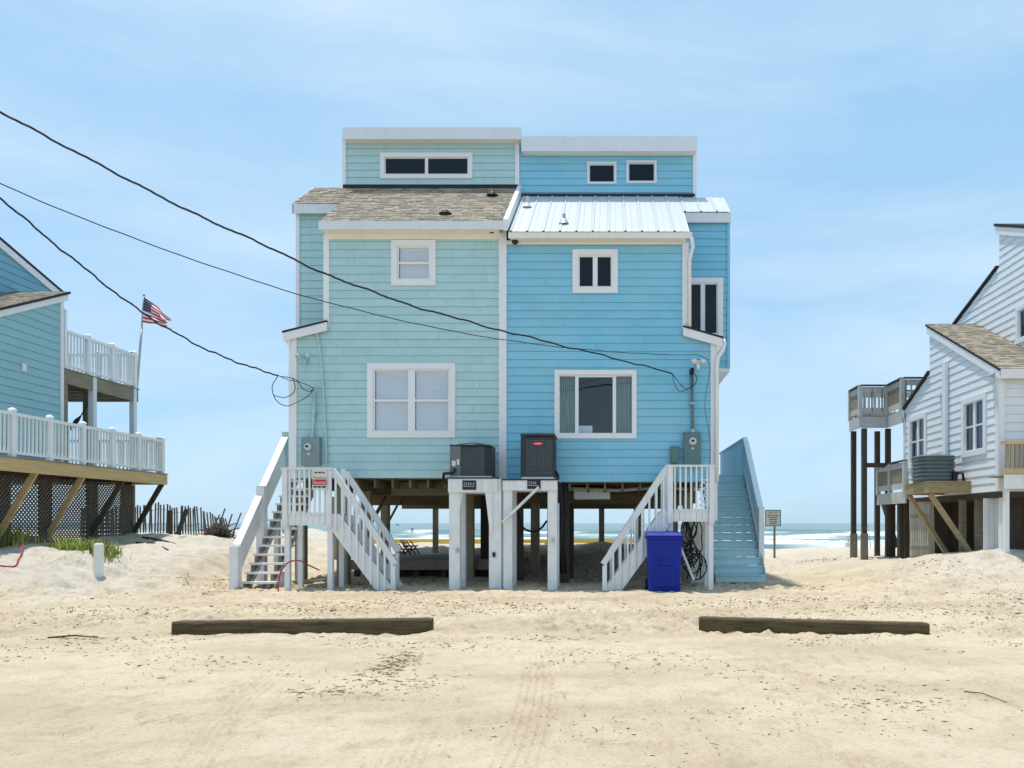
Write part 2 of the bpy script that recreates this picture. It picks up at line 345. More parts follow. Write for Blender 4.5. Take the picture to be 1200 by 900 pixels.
def grid_mesh(name, xs, ys, zf, mat, kind, attr=None):
    X, Y = np.meshgrid(xs, ys); Z = zf(X, Y); nx, ny = len(xs), len(ys)
    co = np.stack([X, Y, Z], -1).reshape(-1, 3).astype(np.float32)
    i = np.arange((ny-1)*(nx-1)); r = i//(nx-1); c = i % (nx-1); a = r*nx+c
    q = np.stack([a, a+1, a+nx+1, a+nx], -1).astype(np.int32)
    me = bpy.data.meshes.new(name); me.vertices.add(len(co)); me.vertices.foreach_set('co', co.ravel())
    me.loops.add(q.size); me.loops.foreach_set('vertex_index', q.ravel())
    me.polygons.add(len(q)); me.polygons.foreach_set('loop_start', np.arange(len(q), dtype=np.int32)*4)
    me.polygons.foreach_set('use_smooth', np.ones(len(q), bool))
    me.update(calc_edges=True)
    if attr:
        for nme, fn in attr.items():
            at = me.attributes.new(nme, 'FLOAT', 'POINT'); at.data.foreach_set('value', fn(X, Y).ravel().astype(np.float32))
    me.materials.append(mat); o = bpy.data.objects.new(name, me); COL.objects.link(o); o['kind'] = kind; ORG[o.name] = Vector((0, 0, 0))
    return o
def sand_mat():
    m = bpy.data.materials.new('sand'); m.use_nodes = True; t = m.node_tree; b = t.nodes['Principled BSDF']; l = t.links.new
    b.inputs['Roughness'].default_value = .95; b.inputs['Specular IOR Level'].default_value = .15
    g = t.nodes.new('ShaderNodeNewGeometry')
    def noise(s, d, r=.6, st=None):
        n = t.nodes.new('ShaderNodeTexNoise'); n.inputs['Scale'].default_value = s; n.inputs['Detail'].default_value = d; n.inputs['Roughness'].default_value = r
        if st:
            k = t.nodes.new('ShaderNodeMapping'); k.inputs['Scale'].default_value = st; l(g.outputs['Position'], k.inputs['Vector']); l(k.outputs[0], n.inputs['Vector'])
        else: l(g.outputs['Position'], n.inputs['Vector'])
        return n
    def mix(fac, A, B):
        x = t.nodes.new('ShaderNodeMix'); x.data_type = 'RGBA'
        l(fac, x.inputs['Factor'])
        for k, v in (('A', A), ('B', B)):
            if isinstance(v, tuple): x.inputs[k].default_value = (*v, 1)
            else: l(v, x.inputs[k])
        return x.outputs['Result']
    def rng_(n, a, b_, lo=0, hi=1):
        r = t.nodes.new('ShaderNodeMapRange'); r.inputs['From Min'].default_value = a; r.inputs['From Max'].default_value = b_; r.inputs['To Min'].default_value = lo; r.inputs['To Max'].default_value = hi
        l(n, r.inputs['Value']); return r.outputs[0]
    big = noise(.55, 5, .6, (.6, 1.2, 1)); mid = noise(3.2, 6, .65); fine = noise(90, 3, .7)
    c = mix(rng_(big.outputs['Fac'], .42, .60), (.63, .52, .385), (.515, .41, .285))
    at = t.nodes.new('ShaderNodeAttribute'); at.attribute_name = 'dune'
    c = mix(at.outputs['Fac'], c, (.60, .545, .47))
    c = mix(rng_(mid.outputs['Fac'], .50, .68, 0, .5), c, (.38, .30, .19))
    wet = t.nodes.new('ShaderNodeAttribute'); wet.attribute_name = 'wet'
    c = mix(wet.outputs['Fac'], c, (.24, .20, .15))
    spk = noise(26, 6, .85, (1, 1.7, 1)); c = mix(rng_(spk.outputs['Fac'], .545, .64, 0, .7), c, (.20, .15, .09))
    tr = t.nodes.new('ShaderNodeAttribute'); tr.attribute_name = 'trod'
    sp2 = noise(4, 8, .85, (1.6, .8, 1)); f2 = t.nodes.new('ShaderNodeMath'); f2.operation = 'MULTIPLY'; l(rng_(sp2.outputs['Fac'], .51, .61, 0, .65), f2.inputs[0]); l(tr.outputs['Fac'], f2.inputs[1]); c = mix(f2.outputs[0], c, (.30, .225, .13))
    c = mix(rng_(fine.outputs['Fac'], .42, .62, 0, .35), c, (.40, .33, .22))
    l(c, b.inputs['Base Color'])
    bp = t.nodes.new('ShaderNodeBump'); bp.inputs['Strength'].default_value = .9; bp.inputs['Distance'].default_value = .032
    s = t.nodes.new('ShaderNodeMath'); s.operation = 'MULTIPLY_ADD'; s.inputs[1].default_value = .25
    nb = noise(8, 8, .75); l(fine.outputs['Fac'], s.inputs[0]); l(nb.outputs['Fac'], s.inputs[2]); l(s.outputs[0], bp.inputs['Height']); l(bp.outputs[0], b.inputs['Normal'])
    return m
xs = np.concatenate([-np.geomspace(3000, 40, 22), np.arange(-36, -16, .8), np.arange(-16, -9, .12), np.arange(-9, 6.2, .0175), np.arange(6.2, 16, .12), np.arange(16, 38, .8), np.geomspace(42, 3000, 22)])
ys = np.concatenate([np.arange(-60, 2, 4), np.arange(2, 4, .2), np.arange(4, 8, .02), np.arange(8, 10.4, .035), np.arange(10.4, 17.6, .05), np.arange(17.6, 32, .14), np.arange(32, 110, 1.5), np.arange(110, 220, 12)])
def dune_attr(x, y):
    d = np.maximum(sst(-8.8, -11.2, x+.8*fbm(x*.4, y*.4, 3, 3))*sst(13.2, 15.4, y+1.5*fbm(x*.5, y*.5, 3, 4)), .85*sst(5.4, 9, x+1.2*fbm(x*.4, y*.4, 3, 13))*sst(13, 16.5, y+1.5*fbm(x*.5, y*.5, 3, 14)))
    return np.maximum(d, .55*sst(19, 24, y))
sand = grid_mesh('sand', xs, ys, sand_h, sand_mat(), 'structure', {'dune': dune_attr, 'wet': lambda x, y: sst(62, 80, y), 'trod': lambda x, y: np.clip(.25+.75*sst(8.6, 10.2, y)*(1-sst(17, 20, y))+1.2*fbm(x*.5, y*.9, 3, 77), 0, 1)})
GZ = sand_h(*np.meshgrid(xs, ys))
import bisect
_xs, _ys = xs.tolist(), ys.tolist()
def gh(x, y):                                   # height of the sand sheet at a point
    i = min(max(bisect.bisect(_xs, x)-1, 0), len(_xs)-2); j = min(max(bisect.bisect(_ys, y)-1, 0), len(_ys)-2)
    u = (x-_xs[i])/(_xs[i+1]-_xs[i]); v = (y-_ys[j])/(_ys[j+1]-_ys[j])
    return float((GZ[j, i]*(1-u)+GZ[j, i+1]*u)*(1-v)+(GZ[j+1, i]*(1-u)+GZ[j+1, i+1]*u)*v)
# ------------------------------------------------------------------ sea
SEA = -1.8
WAVES = [(86, .35, 5, .45, 1), (97, .60, 5, .40, 2), (112, .85, 6, .3, 3), (131, .95, 7, .2, 4), (156, .9, 8, .15, 5), (190, .9, 9, 0.02, 6), (240, .9, 11, .1, 7), (310, .9, 13, -.25, 8)]
def sea_parts(x, y):
    z = np.zeros_like(x); foam = np.zeros_like(x)
    for (yc, a, w, th, sd) in WAVES:
        c = yc+6*fbm(x*.018+sd*7, y*0+sd, 3, 200+sd)
        amp = np.clip(.55+1.3*fbm(x*.03, y*0+sd*3.3, 3, 300+sd), .08, 1.2)
        d = (y-c)/w; prof = np.where(d < 0, np.exp(-(d/.28)**2), np.exp(-(d/.9)**2))
        z = z+a*amp*prof
        br = np.clip(th+1.6*fbm(x*.045, y*0+sd*5.1, 3, 400+sd)+.1, 0, 1)
        tex = .5+fbm(x*.9, y*.9, 4, 500+sd, .65)
        foam = np.maximum(foam, np.clip(br*2, 0, 1)*np.clip(np.where(d < 0, np.exp(-(d/.75)**2), np.exp(-(d/.30)**2))*1.25-.45*(1-tex)-.12, 0, 1))
    wash = (1-sst(80, 100, y))*np.clip(.22+1.5*fbm(x*.16, y*.35, 4, 610, .6), 0, 1)
    foam = np.maximum(foam, np.clip(wash, 0, 1)*.85)
    # the patch of white water round the surfer
    foam = np.maximum(foam, np.exp(-((x+55.5)/7)**2-((y-208)/4)**2)*np.clip(.9+fbm(x*.8, y*.8, 3, 700), 0, 1))
    z = z+.10*fbm(x*.25, y*.4, 4, 640)*sst(70, 90, y)+.3*foam*vnoise(x*1.3, y*1.3, 650)
    return z, np.clip(foam*1.5, 0, 1)
def sea_mat():
    m = bpy.data.materials.new('sea_water'); m.use_nodes = True; t = m.node_tree; b = t.nodes['Principled BSDF']; l = t.links.new
    at = t.nodes.new('ShaderNodeAttribute'); at.attribute_name = 'foam'
    g = t.nodes.new('ShaderNodeNewGeometry')
    k = t.nodes.new('ShaderNodeMapping'); k.inputs['Scale'].default_value = (.02, .05, 1); l(g.outputs['Position'], k.inputs['Vector'])
    n = t.nodes.new('ShaderNodeTexNoise'); n.inputs['Scale'].default_value = 1; n.inputs['Detail'].default_value = 6; l(k.outputs[0], n.inputs['Vector'])
    r = t.nodes.new('ShaderNodeValToRGB'); r.color_ramp.elements[0].position = .35; r.color_ramp.elements[1].position = .65
    r.color_ramp.elements[0].color = (.10, .175, .17, 1); r.color_ramp.elements[1].color = (.15, .235, .215, 1); l(n.outputs['Fac'], r.inputs['Fac'])
    x = t.nodes.new('ShaderNodeMix'); x.data_type = 'RGBA'; x.inputs['B'].default_value = (.58, .60, .60, 1); l(r.outputs[0], x.inputs['A']); l(at.outputs['Fac'], x.inputs['Factor'])
    l(x.outputs['Result'], b.inputs['Base Color'])
    rr = t.nodes.new('ShaderNodeMapRange'); rr.inputs['To Min'].default_value = .25; rr.inputs['To Max'].default_value = .9; l(at.outputs['Fac'], rr.inputs['Value']); l(rr.outputs[0], b.inputs['Roughness'])
    n2 = t.nodes.new('ShaderNodeTexNoise'); n2.inputs['Scale'].default_value = .9; n2.inputs['Detail'].default_value = 7; l(g.outputs['Position'], n2.inputs['Vector'])
    bp = t.nodes.new('ShaderNodeBump'); bp.inputs['Strength'].default_value = .9; bp.inputs['Distance'].default_value = .5; l(n2.outputs['Fac'], bp.inputs['Height']); l(bp.outputs[0], b.inputs['Normal'])
    b.inputs['IOR'].default_value = 1.33
    return m
sx = np.concatenate([-np.geomspace(9000, 200, 26), np.arange(-190, 110, 1.1), np.geomspace(115, 9000, 26)])
sy = np.concatenate([np.arange(64, 170, .55), np.arange(170, 330, 1.3), np.geomspace(332, 12000, 50)])
grid_mesh('sea', sx, sy, lambda x, y: SEA+sea_parts(x, y)[0], sea_mat(), 'structure', {'foam': lambda x, y: sea_parts(x, y)[1]})
# ------------------------------------------------------------------ windows
def window(fr, rect, trim, panes, parent, pane_mat, kind='dark', tw=None, trim_mat=None, d=.045, zbars=()):
    # rect: outer edge of the trim; trim: its width; panes: list of (u0,u1,z0,z1) openings inside the sash
    u0, u1, z0, z1 = rect; T = trim; tm = trim_mat or TRIM
    t = MB()
    t.fbox(fr, u0, u1, z1-T, z1, 0, d+.012); t.fbox(fr, u0, u1, z0, z0+T, 0, d+.014)
    t.fbox(fr, u0, u0+T, z0+T, z1-T, 0, d+.010); t.fbox(fr, u1-T, u1, z0+T, z1-T, 0, d+.010)
    w = t.build('window', tm, parent)
    s = MB()                                                # sash: everything inside the trim that is not a pane
    for q in cut([[(u0+T, z0+T), (u1-T, z0+T), (u1-T, z1-T), (u0+T, z1-T)]], panes):
        s.prism([fr(a, b, .022) for a, b in q], -fr.N*.06)
    if s.v: s.build('sash', tm, w)
    for p in panes:
        g = MB().fbox(fr, p[0], p[1], p[2], p[3], -.022, -.014); g.build('pane', pane_mat, w)
    # jamb box that leads into the room
    r = MB(); dd = .34; a0, a1, b0, b1 = u0+T+.002, u1-T-.002, z0+T+.002, z1-T-.002
    r.fbox(fr, a0-.03, a0, b0-.03, b1+.03, -dd, -.052); r.fbox(fr, a1, a1+.03, b0-.03, b1+.03, -dd, -.052)
    r.fbox(fr, a0, a1, b1, b1+.03, -dd, -.052); r.fbox(fr, a0, a1, b0-.03, b0, -dd, -.052)
    r.build('jamb', DARKIN, w)
    if kind == 'blind':
        xs_ = sorted(set((p[0], p[1]) for p in panes))
        for (a, b) in xs_:
            zz0 = min(p[2] for p in panes if (p[0], p[1]) == (a, b)); zz1 = max(p[3] for p in panes if (p[0], p[1]) == (a, b))
            m = MB(); z = zz0+.01
            while z < zz1:
                m.hexa([fr(a+.012, z, -.034), fr(b-.012, z, -.034), fr(b-.012, z, -.038), fr(a+.012, z, -.038), fr(a+.012, z+.044, -.044), fr(b-.012, z+.044, -.044), fr(b-.012, z+.044, -.048), fr(a+.012, z+.044, -.048)]); z += .042
            m.fbox(fr, a+.01, b-.01, zz1-.04, zz1+.0, -.06, -.03)
            m.build('blind', BLIND, w)
    if kind == 'curtain':
        for (a, b) in ((panes[0][0]-.02, panes[0][1]+.02), (panes[-1][0]-.02, panes[-1][1]+.02)):
            n = 28; top = [fr(a+(b-a)*i/n, panes[0][3]+.02, -.13+.03*math.sin(i*1.7)+.012*math.sin(i*.6)) for i in range(n+1)]
            m = MB(); k = 0
            for i, q in enumerate(top):
                lo = Vector(q); lo.z = panes[0][2]-.02; mid = (q+lo)/2
                m.v += [q, mid+fr.N*.01*math.sin(i), lo+fr.N*.015*math.sin(i*1.3)]
            for i in range(n):
                for r_ in range(2): m.face(3*i+r_, 3*i+r_+1, 3*i+r_+4, 3*i+r_+3)
            m.build('curtain', CURTAIN, w, smooth=True, normals=False)
    return w
def pxrect(a, b, c, d_, Y): return (XP(a, Y), XP(b, Y), ZP(d_, Y), ZP(c, Y))     # left,right,top,bottom in the photograph, on the wall at Y
# ------------------------------------------------------------------ the duplex on stilts
YF, YW, YC, YB = 17.3, 18.5, 19.6, 27.5
FRF, FRW, FRC = front(YF), front(YW), front(YC)
house = thing('stilt_duplex', 'two-family beach house on stilts, pale teal left half and sky blue right half', 'house', (-2.4, 21, 0))
SL = .75; ZL, ZR, YE = 8.35, 8.14, 17.0                    # roof slope, eave heights, eave line
def zl(y): return ZL+SL*(y-YE)
def zr(y): return ZR+SL*(y-YE)
xl0, xl1, xm0, xm1, xr1, xr0 = XP(342, YF), XP(383, YF), -2.585, -2.406, XP(803, YF), XP(838, YF)
zbL, zbR = 2.50, 2.41
# window rectangles
wLu = pxrect(459, 511, 282, 335, YF); wLl = pxrect(431, 534, 426, 513, YF); wRu = pxrect(671, 724, 293, 344, YF); wRl = pxrect(650, 746, 434, 514, YF)
def inner(r, t): return (r[0]+t, r[1]-t, r[2]+t, r[3]-t)
TW = .135
# left half, front wall
leanL = [(xl0, zbL), (xl1, zbL), (xl1, 6.02), (xl0, 5.78)]
siding(FRF, [[(xl1, zbL), (xm0+.04, zbL), (xm0+.04, 8.17), (xl1, 8.17)], leanL], [inner(wLu, TW-.02), inner(wLl, TW-.02)], TEAL, house, joint=3.6)
siding(FRF, [[(xm1-.04, zbR), (xr1, zbR), (xr1, 8.0), (xm1-.04, 8.0)], [(xr1, zbR), (xr0, zbR), (xr0, 5.68), (xr1, 5.92)]], [inner(wRu, TW-.02), inner(wRl, TW-.02)], BLUE, house, joint=3.6)
# set-back wings
xwl, xwr = -7.79, 2.96
siding(FRW, [[(xwl, 5.4), (xl1+.1, 5.4), (xl1+.1, 9.16), (xwl, 9.16)]], [], TEAL, house)
wW = pxrect(800, 847, 326, 398, YW)
siding(FRW, [[(xr1-.1, 5.30), (xwr, 5.30), (xwr, 8.93), (xr1-.1, 8.93)]], [inner(wW, .12)], BLUE, house)
# clerestories
xcl0, xcl1, xcr0, xcr1 = XP(403, YC), -2.42, -2.388, XP(815, YC)
wC = pxrect(446, 554, 180, 210, YC); wC1 = pxrect(688, 722.5, 190.5, 216.5, YC); wC2 = pxrect(734, 769.5, 189, 215.5, YC)
siding(FRC, [[(xcl0, zl(YC)-.3), (xcl1, zl(YC)-.3), (xcl1, 11.62), (xcl0, 11.62)]], [inner(wC, .11)], TEAL, house, z_start=zl(YC)-.3)
siding(FRC, [[(xcr0, zr(YC)-.3), (xcr1, zr(YC)-.3), (xcr1, 11.42), (xcr0, 11.42)]], [inner(wC1, .06), inner(wC2, .06)], BLUE, house, z_start=zr(YC)-.3)
# side and rear walls (slabs with lapped courses, one sheet each)
def sidewall(x, y0, y1, z0, z1, nx, mat):
    fr = Frame((x, 0, 0), (0, 1, 0), (nx, 0, 0)); siding(fr, [[(y0, z0), (y1, z0), (y1, z1), (y0, z1)]], [], mat, house, joined=True, name='side_siding')
sidewall(xl0, YF, YB, zbL, 5.75, -1, TEAL); sidewall(xl1, YF, YW, 5.8, 8.2, -1, TEAL); sidewall(xwl, YW, YB, 5.4, 9.1, -1, TEAL); sidewall(xcl0, YC, YB-1, 9.1, 11.6, -1, TEAL)
sidewall(xr0, YF, YB, zbR, 5.6, 1, BLUE); sidewall(xr1, YF, YW, 5.7, 8.0, 1, BLUE); sidewall(xwr, YW, YB, 5.3, 8.9, 1, BLUE); sidewall(xcr1, YC, YB-1, 8.9, 11.4, 1, BLUE)
b = MB(); b.box(xl0, xr0, YB, YB+.1, zbR, 5.5); b.box(xwl, xwr, YB+.002, YB+.098, 5.5, 9.4); b.box(xcl0, xcr1, YB-1, YB-.9, 9.4, 11.4); b.build('rear_wall', BLUE, house)
# slopes of the side triangle under the front eaves
b = MB()
b.prism([(xl1+.002, YF+.02, 8.1), (xl1+.002, YC, 8.1), (xl1+.002, YC, zl(YC)-.12), (xl1+.002, YF+.02, zl(YF)-.12)], (.05, 0, 0)); b.build('gable_infill', TEAL, house)
b = MB(); b.prism([(xr1-.05, YF+.02, 7.95), (xr1-.05, YC, 7.95), (xr1-.05, YC, zr(YC)-.12), (xr1-.05, YF+.02, zr(YF)-.12)], (.048, 0, 0)); b.build('gable_infill', BLUE, house)
# floors and ceilings that close the rooms
b = MB(); b.box(xl0+.06, xm0, YF+.06, YB, zbL-.02, zbL+.10); b.box(xm1, xr0-.06, YF+.06, YB, zbR-.02, zbR+.10); b.build('floor_deck', WOODO, house)
b = MB(); b.box(xl0+.06, xr0-.06, YF+.06, YB, 5.30, 5.38); b.box(xwl+.06, xwr-.06, YW+.06, YB, 8.2, 8.28); b.build('ceiling', DARKIN, house)
b = MB(); b.box(xm0+.03, xm1-.03, YF+.06, YB, zbR, 8.2); b.build('party_wall', DARKIN, house)
b = MB(); b.box(xl0, xm0, 21.0, 21.1, 2.6, 8.2); b.box(xm1, xr0, 21.0, 21.1, 2.6, 8.2); b.box(xcl0+.05, xcr1-.05, 22.4, 22.5, 9, 11.4); b.build('partition', DARKIN, house)
# soffit under the right wing overhang and left one
MB().box(xr0+.002, xwr+.01, YW-.03, YB, 5.22, 5.30).build('soffit', TRIM, house)
MB().box(xwl-.01, xl0-.002, YW+.03, YB, 5.32, 5.40).build('soffit', TRIM, house)
# corner boards and trim
def trimbox(x0, x1, z0, z1, fr=FRF, d0=.001, d1=.055, mat=TRIM, name='corner_board'):
    return MB().fbox(fr, x0, x1, z0, z1, d0, d1).build(name, mat, house)
trimbox(xm0, xm1, zbL-.12, 8.33, d1=.065)
trimbox(xl1-.06, xl1+.07, 6.0, 8.16); trimbox(xl0-.05, xl0+.13, zbL-.02, 5.82)
trimbox(xr1-.07, xr1+.08, 5.93, 7.98); trimbox(xr0-.11, xr0+.05, zbR-.9, 5.72)
trimbox(xwl-.02, xwl+.07, 5.4, 9.16, FRW); trimbox(xwr-.05, xwr+.02, 5.3, 8.93, FRW, mat=BLUE)
trimbox(xcl0-.02, xcl0+.07, zl(YC)-.05, 11.62, FRC); trimbox(xcl1-.08, xcl1+.03, zl(YC)-.05, 11.62, FRC); trimbox(xcr1-.07, xcr1+.02, zr(YC)-.1, 11.40, FRC)
trimbox(xl1-.02, xm0-.002, 8.05, 8.19, d1=.05, mat=CREAM, name='frieze_board')
trimbox(xm1+.002, xr1-.08, 7.93, 8.02, d1=.05, mat=CREAM, name='frieze_board')
trimbox(xcl0+.07, xcl1-.08, 11.52, 11.64, FRC, d1=.05, mat=CREAM, name='frieze_board')
# lean-to roofs at the two outer corners: rake board, thin roof deck
def leanto(xa, za, xb, zb, mat):
    d = 1 if xb > xa else -1
    m = MB(); m.prism([(xa, YF-.14, za), (xb, YF-.14, zb), (xb, YF-.14, zb-.19), (xa, YF-.14, za-.19)], (0, .05, 0)); m.build('rake_board', TRIM, house)
    m = MB(); m.prism([(xa, YF-.16, za+.004), (xb+d*.02, YF-.16, zb+.004), (xb+d*.02, YF-.16, zb+.04), (xa, YF-.16, za+.04)], (0, 1.4, 0)); m.build('lean_to_roof', ROOFDK, house)
    m = MB(); m.prism([(xb, YF-.09, zb), (xb-d*.13, YF-.09, zb+.035), (xb-d*.13, YF-.09, zb-.33), (xb-d*.04, YF-.09, zb-.22)], (0, .2, 0)); m.build('eave_return', TRIM, house)
    m = MB(); m.prism([(xa, YF-.05, za-.01), (xb, YF-.05, zb-.01), (xb, YF-.05, zb-.06), (xa, YF-.05, za-.06)], (0, 1.2, 0)); m.build('lean_to_soffit', TRIM, house)
leanto(xl1+.05, 6.10, -7.56, 5.85, TEAL); leanto(xr1-.06, 5.98, 2.60, 5.72, BLUE)
# ---- roofs
roofL = MB(); roofL.prism([(xl1-.04, YE, zl(YE)-.015), (-2.44, YE, zl(YE)-.015), (-2.44, YC, zl(YC)-.015), (xl1-.04, YC, zl(YC)-.015)], (0, 0, -.1))
roofL.prism([(xwl-.02, 18.35, zl(18.35)-.015), (xl1-.042, 18.35, zl(18.35)-.015), (xl1-.042, YC, zl(YC)-.015), (xwl-.02, YC, zl(YC)-.015)], (0, 0, -.1))
rL = roofL.build('roof', ROOFDK, house)
def shingles(rects, zf, parent, row=.112):
    m = MB(); th = .02
    for (x0, x1, y0, y1) in rects:
        y = y0-.03; k = 0
        while y < y1:
            x = x0-random.random()*.3
            while x < x1:
                w = random.uniform(.10, .27); a, b_ = max(x, x0), min(x+w-.006, x1)
                if b_-a > .02:
                    e = random.uniform(-.012, .012); up = random.uniform(.012, .026); yy = min(y+row*1.35, y1)
                    za, zb_ = zf(y+e), zf(yy)
                    m.hexa([(a, y+e, za), (b_, y+e, za), (b_, yy, zb_-.004), (a, yy, zb_-.004), (a, y+e, za+up), (b_, y+e, za+up), (b_, yy, zb_+.004), (a, yy, zb_+.004)])
                x += w
            y += row; k += 1
    return m.build('shingles', SHING, parent, kind='stuff')
shingles([(xl1-.05, -2.45, YE, YC), (xwl-.03, xl1-.05, 18.33, YC)], zl, rL)
MB().box(xl1-.06, -2.43, YE-.045, YE-.005, zl(YE)-.19, zl(YE)-.005).build('fascia', FASCIA, house)
MB().box(xwl-.04, xl1-.03, 18.30, 18.345, zl(18.35)-.27, zl(18.35)-.012).build('fascia', FASCIA, house)
MB().prism([(xl1+.0, YE, zl(YE)-.19), (xl1, YF+.05, zl(YE)-.19), (xl1, YF+.05, zl(YE)-.16), (xl1, YE, zl(YE)-.16)], (4.05, 0, 0)).build('eave_soffit', CREAM, house)
# rake between the two roofs, white board, and the other rakes
MB().prism([(-2.44, YE-.05, zl(YE)-.22), (-2.44, YC, zl(YC)-.30), (-2.44, YC, zl(YC)+.07), (-2.44, YE-.05, zl(YE)+.04)], (.10, 0, 0)).build('rake_board', TRIM, house)
MB().prism([(xwl-.045, 18.3, zl(18.3)-.25), (xwl-.045, YC, zl(YC)-.25), (xwl-.045, YC, zl(YC)+.01), (xwl-.045, 18.3, zl(18.3)-.0)], (.024, 0, 0)).build('rake_board', FASCIA, house)
MB().box(xcl0, xcl1, YC-.07, YC-.035, zl(YC)-.06, zl(YC)+.06).build('flashing', ROOFDK, house)
MB().box(xcr0, xcr1-.02, YC-.06, YC-.036, zr(YC)-.04, zr(YC)+.035).build('flashing', ROOFDK, house)
# white ribbed metal roof, panel by panel
deckR = MB(); deckR.prism([(-2.33, YE+.05, zr(YE+.05)-.05), (1.78, YE+.05, zr(YE+.05)-.05), (1.78, YC, zr(YC)-.05), (-2.33, YC, zr(YC)-.05)], (0, 0, -.08))
deckR.prism([(1.782, 18.4, zr(18.4)-.05), (2.94, 18.4, zr(18.4)-.05), (2.94, YC-.1, zr(YC-.1)-.05), (1.782, YC-.1, zr(YC-.1)-.05)], (0, 0, -.08))
rR = deckR.build('roof', ROOFDK, house)
def mpanel(x0, x1, y0, y1):
    m = MB(); prof = [(x0, 0), (x0+.02, .0), (x0+.038, .03), (x0+.062, .03), (x0+.08, 0), ((x0+x1)/2-.02, 0), ((x0+x1)/2, .008), ((x0+x1)/2+.02, 0), (x1-.004, 0)]
    for (x, h) in prof:
        for y in (y0, y1): m.v += [(x, y, zr(y)+h), (x, y, zr(y)+h-.012)]
    n = len(prof)
    for i in range(n-1):
        a, b_ = 4*i, 4*i+4; m.face(a, b_, b_+2, a+2); m.face(a+1, a+3, b_+3, b_+1); m.face(a, a+1, b_+1, b_); m.face(a+2, b_+2, b_+3, a+3)
    m.face(0, 2, 3, 1); e = 4*(n-1); m.face(e, e+1, e+3, e+2)
    return m.build('roof_panel', METROOF, rR, normals=False)
k = 11; w_ = (1.80+2.32)/k
for i in range(k): mpanel(-2.32+i*w_, -2.32+(i+1)*w_, YE-.03, YC-.01)
for i in range(3): mpanel(1.802+i*.394, 1.802+(i+1)*.394, 18.34, YC-.15)
MB().box(-2.33, 1.88, YE-.02, YE+.02, zr(YE)-.17, zr(YE)-.035).build('fascia', CREAM, house)
MB().box(1.80, 2.99, 18.36, 18.40, zr(18.36)-.27, zr(18.36)-.03).build('fascia', FASCIA, house)
MB().prism([(1.79, YE, zr(YE)-.15), (1.79, 18.36, zr(18.36)-.15), (1.79, 18.36, zr(18.36)-.02), (1.79, YE, zr(YE)-.02)], (.03, 0, 0)).build('rake_board', CREAM, house)
MB().prism([(-2.3, YE+.02, zr(YE)-.17), (-2.3, YF+.05, zr(YE)-.17), (-2.3, YF+.05, zr(YE)-.14), (-2.3, YE+.02, zr(YE)-.14)], (4.05, 0, 0)).build('eave_soffit', CREAM, house)
# clerestory roofs with deep fascia
def croof(x0, x1, z0, h, mat):
    m = MB(); m.prism([(x0, YC-.26, z0+h), (x0, YB-.4, z0+h-1.3), (x0, YB-.4, z0+h-1.5), (x0, YC-.26, z0+h-.12)], (x1-x0, 0, 0)); m.build('roof', FASCIA, house)
    MB().box(x0-.01, x1+.01, YC-.30, YC-.262, z0, z0+h+.015).build('fascia', FASCIA, house)
    MB().box(x0+.01, x1-.01, YC-.262, YC-.03, z0+.02, z0+.05).build('eave_soffit', CREAM, house)
croof(XP(401.5, YC-.3), XP(610.5, YC-.3), ZP(163, YC-.3), .29, 0); croof(XP(611.5, YC-.28), XP(816.5, YC-.28), ZP(177, YC-.3), .37, 0)
MB().box(xcl1-.02, xcl1+.03, YC-.03, YB-1, 9.6, 11.3).build('side_trim', TRIM, house)
# roof back slope so that nothing is open from above
b = MB(); b.prism([(xwl, YC, zl(YC)-.02), (xwl, YB+.3, 8.9), (xwl, YB+.3, 8.8), (xwl, YC, zl(YC)-.12)], (-2.45-xwl, 0, 0)); b.prism([(-2.44, YC-.02, zr(YC)-.12), (-2.44, YB+.3, 8.7), (-2.44, YB+.3, 8.6), (-2.44, YC-.02, zr(YC)-.22)], (xwr+2.44, 0, 0)); b.build('rear_roof', SHING, house)
# windows in the duplex
def cols(r, T, s, n, mid=0, split=None):
    u0, u1, z0, z1 = inner(r, T); w = (u1-u0-(n-1)*mid)/n
    out = []
    for i in range(n):
        a, b_ = u0+i*(w+mid)+s, u0+i*(w+mid)+w-s
        if split: zm = (z0+z1)/2; out += [(a, b_, z0+s, zm-split/2), (a, b_, zm+split/2, z1-s)]
        else: out.append((a, b_, z0+s, z1-s))
    return out
window(FRF, wLu, TW, cols(wLu, TW, .035, 1, 0, .05), house, GLASSC, 'blind')
window(FRF, wLl, TW, cols(wLl, TW, .035, 2, .09, .05), house, GLASSC, 'blind')
window(FRF, wRu, TW, cols(wRu, TW, .03, 2, .05), house, GLASSD)
i_ = inner(wRl, .10); uu = lambda p: XP(p, YF)
win = window(FRF, wRl, .11, [(uu(656), uu(674), i_[2]+.03, i_[3]-.04), (uu(678), uu(718), i_[2]+.03, i_[3]-.06), (uu(722), uu(741), i_[2]+.03, i_[3]-.04)], house, GLASSC, 'curtain')
m = MB().box(uu(671), uu(694), YF+.16, YF+.24, i_[2]+.0, i_[2]+.22); m.build('white_box', BLIND, win)
window(FRW, wW, .13, cols(wW, .13, .03, 2, .05), house, GLASSD)
window(FRC, wC, .11, cols(wC, .11, .025, 2, .03), house, GLASSD)
window(FRC, wC1, .055, cols(wC1, .055, .02, 1), house, GLASSD, trim_mat=FASCIA); window(FRC, wC2, .055, cols(wC2, .055, .02, 1), house, GLASSD, trim_mat=FASCIA)
